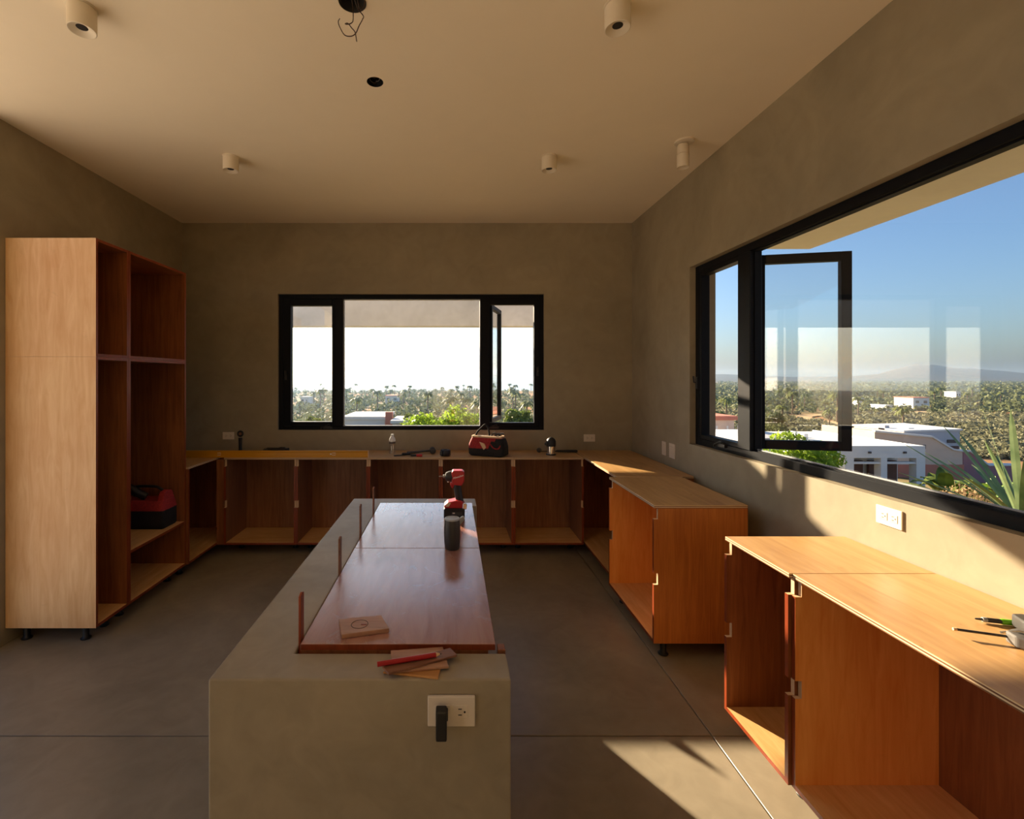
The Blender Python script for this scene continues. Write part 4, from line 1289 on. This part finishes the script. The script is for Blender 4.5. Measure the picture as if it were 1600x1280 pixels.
tree_at('green_tree', 'bright green round tree just outside the back window', 694, 34, 130, 622, 5200, 0.16, G['bright'])
tree_at('green_tree', 'leafy green tree beyond the open right-hand casement', 1258, 15.5, 190, 666, 7000, 0.09, G['bright'], base=0.2)
tree_at('green_tree', 'palm-like bushy tree left of the bright green tree', 648, 52, 60, 640, 1500, 0.28, G['mid'])
tree_at('green_tree', 'yellowish tree low in the right pane of the back window', 812, 46, 60, 630, 1800, 0.26, G['mid'])
tree_at('green_tree', 'olive tree low in the left pane of the back window', 486, 60, 50, 642, 1500, 0.3, G['mid'])
tree_at('green_tree', 'dark bushy tree seen through the open right casement glass', 1205, 70, 60, 640, 1500, 0.3, G['grove'])


def strap_leaf(mb, base_, a, ln, w, lift, droop, fold=0.25, seg=7, taper=0.6):
    """Arching leaf blade with a folded midrib and real thickness at the rib."""
    d = Vector((math.cos(a), math.sin(a), 0)); sd = Vector((-d.y, d.x, 0)); prev = None
    for i in range(seg + 1):
        s_ = i / seg
        p = Vector(base_) + d * ln * math.cos(lift) * s_ + Vector((0, 0, ln * math.sin(lift) * s_ - droop * ln * s_ * s_))
        ww = w * (math.sin(math.pi * min(1, 0.16 + 0.84 * s_)) ** taper) if s_ < 1 else 0.002
        cur = (p + sd * ww + Vector((0, 0, fold * ww)), p, p - sd * ww + Vector((0, 0, fold * ww)), p - Vector((0, 0, 0.02 * w + 0.004)))
        if prev:
            mb.face([prev[0], prev[1], cur[1], cur[0]]); mb.face([prev[1], prev[2], cur[2], cur[1]])
            mb.face([prev[0], cur[0], cur[3], prev[3]]); mb.face([prev[2], prev[3], cur[3], cur[2]])
        prev = cur


def leaf_plant(name, label, cat, x, y, n, ln, w, mat, lift=(0.5, 1.3), droop=0.35, taper=0.6, z=None, fold=0.25):
    t = empty(name, (x, y, gz(x, y) if z is None else z)); tag(t, label, cat)
    if z is not None:
        MB().tube([(0, 0, gz(x, y) - z - 0.1), (0.02, 0, (gz(x, y) - z) * 0.5), (0, 0, 0.12)], [0.07, 0.06, 0.05], 8).build('stem', M['bark'], t, smooth=True)
    for k in range(n):
        mb = MB()
        a = 2 * math.pi * k / n * 2.4 + random.uniform(-.2, .2)
        strap_leaf(mb, (0.03 * math.cos(a), 0.03 * math.sin(a), 0.02), a, ln * random.uniform(0.75, 1.1), w * random.uniform(0.8, 1.15), random.uniform(*lift), droop * random.uniform(0.5, 1.3), fold, 7, taper)
        mb.build('leaf', mat, t, smooth=True)
    return t


# spiky agave and broad-leaved plant close outside the right window
leaf_plant('agave', 'tall spiky grey-green plant at right edge outside window', 'plant', 7.42, 6.15, 26, 1.45, 0.04, G['agave'], (0.35, 1.45), 0.10, 0.45, z=-0.25)
leaf_plant('broadleaf_plant', 'pale green broad-leaved plant below the spiky one', 'plant', 5.98, 5.0, 14, 0.8, 0.10, G['broad'], (0.4, 1.25), 0.4, 0.8, z=-0.42)
bx, by, _ = at(1478, 750, 14.0)
leaf_plant('banana_plant', 'banana plant with broad dark leaves before the beige house', 'plant', bx, by, 16, 1.75, 0.2, G['mid'], (0.6, 1.4), 0.55, 0.8, z=-2.05)
bx, by, _ = at(1536, 740, 15.0)
leaf_plant('banana_plant', 'smaller banana plant in front of the mauve wall', 'plant', bx, by, 10, 1.5, 0.2, G['broad'], (0.7, 1.4), 0.45, 0.8, z=-2.4)


def twig_bush(name, label, x, y, z, w, h, n, mat, leaves=0):
    t = empty(name, (x, y, z)); tag(t, label, 'bush')
    mb = MB()
    for k in range(n):
        a = random.uniform(0, 6.28); q = random.uniform(0.1, 1.0)
        e = Vector((math.cos(a) * q * w / 2, math.sin(a) * q * w / 2, h * random.uniform(0.5, 1.05) * (1.1 - 0.45 * q)))
        mid = e * 0.5 + Vector((random.uniform(-.12, .12), random.uniform(-.12, .12), 0.1 * h))
        mb.tube([Vector((e.x * 0.15, e.y * 0.15, 0)), mid, e], [0.012, 0.008, 0.003], 4)
    mb.build('twigs', mat, t)
    if leaves:
        V, Fq = leaf_cloud([(random.uniform(-.3, .3) * w, random.uniform(-.3, .3) * w, h * random.uniform(0.4, 0.75)) for _ in range(10)], [w * 0.17] * 10, leaves, 0.045)
        np_obj('foliage', V, Fq, G['dry'], t)['kind'] = 'stuff'
    return t


bx, by, _ = at(1520, 770, 10.0)
twig_bush('dry_bush', 'dry tan bush below the banana plants outside right window', bx, by, gz(bx, by), 2.6, 1.75, 320, G['dry'], 2600)
bx, by, _ = at(1405, 770, 9.0)
twig_bush('dry_bush', 'lower tangled dry bush in front of the white carport', bx, by, gz(bx, by), 1.8, 1.2, 220, G['scrub'], 900)
bx, by, _ = at(1385, 760, 17.0)
twig_bush('dry_bush', 'pinkish bare twigs before the dark carport openings', bx, by, gz(bx, by), 3.6, 1.5, 260, G['dry'])
bx, by, _ = at(1570, 775, 7.2)
twig_bush('dry_bush', 'green-brown bush at the foot of the spiky plant', bx, by, gz(bx, by), 1.2, 1.25, 180, G['scrub'], 1000)

# ---- neighbouring houses
M['h_white'] = plaster('house_white', (0.74, 0.73, 0.70, 1), 0.05, 0.85)
M['h_beige'] = plaster('house_beige', (0.68, 0.52, 0.40, 1), 0.06, 0.85)
M['h_grey'] = plaster('house_grey', (0.50, 0.50, 0.52, 1), 0.05, 0.85)
M['h_mauve'] = plaster('house_mauve', (0.36, 0.17, 0.18, 1), 0.06, 0.85)
M['h_red'] = plaster('house_red', (0.55, 0.20, 0.13, 1), 0.08, 0.85)
M['h_dark'] = plain('house_dark_opening', (0.06, 0.05, 0.05, 1), 0.6)
M['h_brown'] = plain('house_garage_door', srgb(104, 72, 60), 0.7, 0, 0.15, 3)
M['h_glass'] = plain('house_window_glass', (0.08, 0.09, 0.10, 1), 0.1)
M['pale_beam'] = plaster('pergola_concrete', (0.52, 0.53, 0.54, 1), 0.22, 0.85, 0.8)

Yw = 30.0
def hx(px): return (px - 705) / F * Yw
def hzz(py): return EYE - (py - 590) / F * Yw
wh = empty('white_carport_house', (hx(1385), Yw, gz(hx(1385), Yw))); tag(wh, 'white flat-roofed house with two brown garage bays, outside right window', 'house')
def wbox(name, p0, p1, q0, q1, y0, y1, mat, par=wh, bev=0.01):
    mb = MB().box(hx(p0), hx(p1), y0, y1, hzz(q1), hzz(q0))
    L0 = wh.location
    return mb.build(name, mat, par, bev, seg=1, xf=Matrix.Translation((-L0.x, -L0.y, -L0.z)))
wbox('body', 1290, 1440, 702, 800, Yw + 1.6, Yw + 9.0, M['h_white'])
wbox('parapet', 1286, 1446, 697, 716, Yw, Yw + 0.25, M['h_white'])
wbox('roof_slab', 1286, 1446, 700, 707, Yw + 0.25, Yw + 9.2, M['h_white'])
for e0, e1 in ((1286, 1290), (1442, 1446)):
    wbox('side_parapet', e0, e1, 697, 702, Yw + 0.25, Yw + 9.2, M['h_white'])
for p0, p1 in ((1320, 1334.5), (1376.5, 1386.5), (1432, 1446)):
    wbox('pillar', p0, p1, 716, 800, Yw, Yw + 0.5, M['h_white'])
wbox('lintel', 1334.5, 1432, 722.5, 725.5, Yw + 0.05, Yw + 0.4, M['h_white'])
for p0, p1 in ((1334.5, 1376.5), (1386.5, 1432)):
    wbox('transom_opening', p0, p1, 714, 722.5, Yw + 1.45, Yw + 1.6, M['h_dark'])
    wbox('garage_door', p0, p1, 725.5, 800, Yw + 1.3, Yw + 1.5, M['h_brown'])
for p in (1358, 1413):
    wbox('wall_light', p - 2, p + 2, 705.5, 708.5, Yw - 0.1, Yw, M['h_dark'])
for p0, p1, y0 in ((1330, 1337, 4.0), (1341, 1345, 5.5)):
    wbox('roof_vent', p0, p1, 690, 702, Yw + y0, Yw + y0 + 0.6, M['h_white'])

# beige house with mauve stair wall: a plain volume set at an angle behind the white one
bh = empty('beige_house', (43.5, 45.0, gz(43.5, 45.0)), D(0)); tag(bh, 'beige house with mauve sloping wall and flat roof, outside right window', 'house')
gb = bh.location.z
def bprism(name, poly, y0, y1, mat, par=bh):
    """Outline in pixels of the plane at distance 45 m, extruded in depth."""
    mb = MB(); mb.prism([((px - 705) / F * 45.0 - bh.location.x, EYE - (py - 590) / F * 45.0 - gb) for px, py in poly], y0, y1, 'y')
    return mb.build(name, mat, par, 0.02, seg=1)
bprism('long_wall', [(1367, 674), (1456, 683), (1488, 702), (1505, 705), (1505, 790), (1367, 790)], 0.0, 6.5, M['h_beige'])
bprism('wall_coping', [(1366, 672.5), (1456, 681), (1489, 701), (1506, 704), (1506, 706.5), (1488, 703.5), (1456, 684), (1366, 675.5)], -0.12, 0.25, M['h_white'])
bprism('mauve_wall', [(1504, 705.5), (1514, 705.5), (1543, 727.5), (1586, 727.5), (1586, 790), (1504, 790)], -0.05, 0.5, M['h_mauve'])
bprism('mauve_coping', [(1503, 703.5), (1515, 703.5), (1544, 725.5), (1588, 725.5), (1588, 728), (1543, 728), (1514, 706), (1503, 706)], -0.15, 0.6, M['h_white'])
bprism('upper_block', [(1460, 680.5), (1553, 678), (1553, 790), (1460, 790)], 3.0, 9.0, M['h_grey'])
bprism('roof_edge', [(1458, 678), (1556, 675.5), (1556, 678.5), (1458, 681)], 2.9, 9.2, M['h_white'])
for p0, p1 in ((1496, 1517), (1531, 1546)):
    wdo = bprism('window', [(p0, 693.5), (p1, 693.5), (p1, 699), (p0, 699)], 2.93, 3.06, M['h_dark'])
bprism('doorway', [(1530, 704), (1550, 704), (1550, 727), (1530, 727)], 2.9, 3.06, M['h_brown'])
bprism('doorway', [(1518, 706), (1524, 706), (1524, 716), (1518, 716)], 2.93, 3.06, M['h_dark'])
for p in (1375, 1388.5, 1402, 1416.5, 1444):
    bprism('window', [(p - 2.5, 687 + (p - 1375) * .12), (p + 2.5, 687 + (p - 1375) * .12), (p + 2.5, 692.5 + (p - 1375) * .13), (p - 2.5, 692.5 + (p - 1375) * .13)], -0.04, 0.06, M['h_glass'])
bprism('red_base', [(1366, 726), (1505, 726), (1505, 790), (1366, 790)], -0.1, 0.02, M['h_red'])
bprism('roof_unit', [(1483, 676), (1493, 676), (1493, 681), (1483, 681)], 4.0, 5.0, M['h_white'])
bprism('roof_unit', [(1458, 673), (1466, 673), (1466, 681), (1458, 681)], 5.0, 5.8, M['h_grey'])


def box_house(name, label, pxs, pys, y, depth, wallm, roofm, windows=2):
    x0, x1 = (pxs[0] - 705) / F * y, (pxs[1] - 705) / F * y
    zt = EYE - (pys[0] - 590) / F * y
    g = gz((x0 + x1) / 2, y)
    t = empty(name, ((x0 + x1) / 2, y, g)); tag(t, label, 'house')
    w, h = x1 - x0, zt - g
    MB().box(-w / 2, w / 2, 0, depth, -0.5, h - 0.35).build('wall', wallm, t)
    MB().box(-w / 2 - 0.2, w / 2 + 0.2, -0.2, depth + 0.2, h - 0.35, h).build('roof', roofm, t, 0.02, seg=1)
    for k in range(windows):
        cx = -w / 2 + w * (k + 0.5) / windows
        wd = MB().box(cx - w * 0.13, cx + w * 0.13, -0.05, 0.03, h * 0.5, h * 0.75).build('window', M['h_white'], t)
        MB().box(cx - w * 0.11, cx + w * 0.11, -0.07, -0.03, h * 0.53, h * 0.73).build('pane', M['h_glass'], wd)
    return t


rf = box_house('flat_roof_house', 'white flat roof with red chimney, low in the back window', (536, 601), (651, 664), 55, 8, M['h_white'], M['h_white'], 3)
MB().box(2.55, 3.35, -0.4, 0.4, 0, rf.location.z * -1 - 2.35).build('chimney', M['h_red'], rf)
box_house('flat_roof_house', 'small grey flat roof right of the red chimney, back window', (613, 642), (657, 664), 52, 6, M['h_grey'], M['h_white'], 2)
box_house('red_roof_house', 'small reddish house half hidden in the hazy grove', (602, 622), (618, 625), 260, 10, M['h_white'], M['h_red'])
box_house('cream_house', 'tiny cream house in the grove, left pane of back window', (470, 482), (620, 626), 250, 8, M['h_white'], M['h_white'])
box_house('red_roof_house', 'small red-roofed house on the plain, right window', (1427, 1452), (621, 632), 230, 10, M['h_white'], M['h_red'])
box_house('white_cottage', 'tiny white cottage left of the red-roofed one, right window', (1385, 1394), (633, 638), 215, 8, M['h_white'], M['h_white'])
box_house('white_cottage', 'tiny white cottage under the hill peak, right window', (1494, 1501), (612, 617), 330, 8, M['h_white'], M['h_white'])
box_house('white_cottage', 'tiny white cottage by the dirt road bend, right window', (1342, 1350), (622, 628), 260, 8, M['h_white'], M['h_white'])
box_house('white_cottage', 'low white roof behind the open casement bottom, right window', (1165, 1222), (684, 690), 26, 4, M['h_white'], M['h_grey'])
# house with wooden-railed terrace seen through the open bay of the right window
oh = box_house('terrace_house', 'orange-walled house with white garden wall, open right casement gap', (1085, 1147), (650, 690), 40, 7, M['h_beige'], M['h_red'], 3)
MB().box(-2.2, 1.15, -3.2, -2.9, -0.2, 2.4).build('garden_wall', M['h_white'], oh)
for k in range(5):
    MB().box(-1.9 + k * 0.9, -1.8 + k * 0.9, -0.5, -0.4, 0.0, 3.9).build('veranda_post', M['h_white'], oh)

# ---- concrete pergola on the terrace beyond the back window
pg = empty('concrete_pergola', (-1.5, 7.28, gz(-1.5, 7.28))); tag(pg, 'pale concrete pergola beam across the top of the back window', 'pergola')
zp = pg.location.z
MB().box(-6.0, 5.4, -0.1, 0.1, 2.417 - zp, 2.90 - zp).build('beam', M['pale_beam'], pg, 0.008, seg=1)
for cx in (-5.8, 4.9):
    MB().box(cx, cx + 0.3, -0.095, 0.095, -0.4, 2.417 - zp).build('column', M['pale_beam'], pg, 0.008, seg=1)

# ---- sea haze over the plain
m = bpy.data.materials.new('sea_haze'); m.use_nodes = True
nt = m.node_tree; nt.nodes.clear()
vs_ = nt.nodes.new('ShaderNodeVolumeScatter'); vs_.inputs['Color'].default_value = (0.42, 0.66, 1.0, 1); vs_.inputs['Density'].default_value = 0.00021; vs_.inputs['Anisotropy'].default_value = 0.66
ou = nt.nodes.new('ShaderNodeOutputMaterial'); nt.links.new(vs_.outputs[0], ou.inputs['Volume'])
hz = MB().box(-2500, 4500, 24, 4200, -25, 60).build('sea_haze', m)
hz['kind'] = 'stuff'; tag(hz, 'thin sunlit sea haze lying over the whole coastal plain', 'haze')
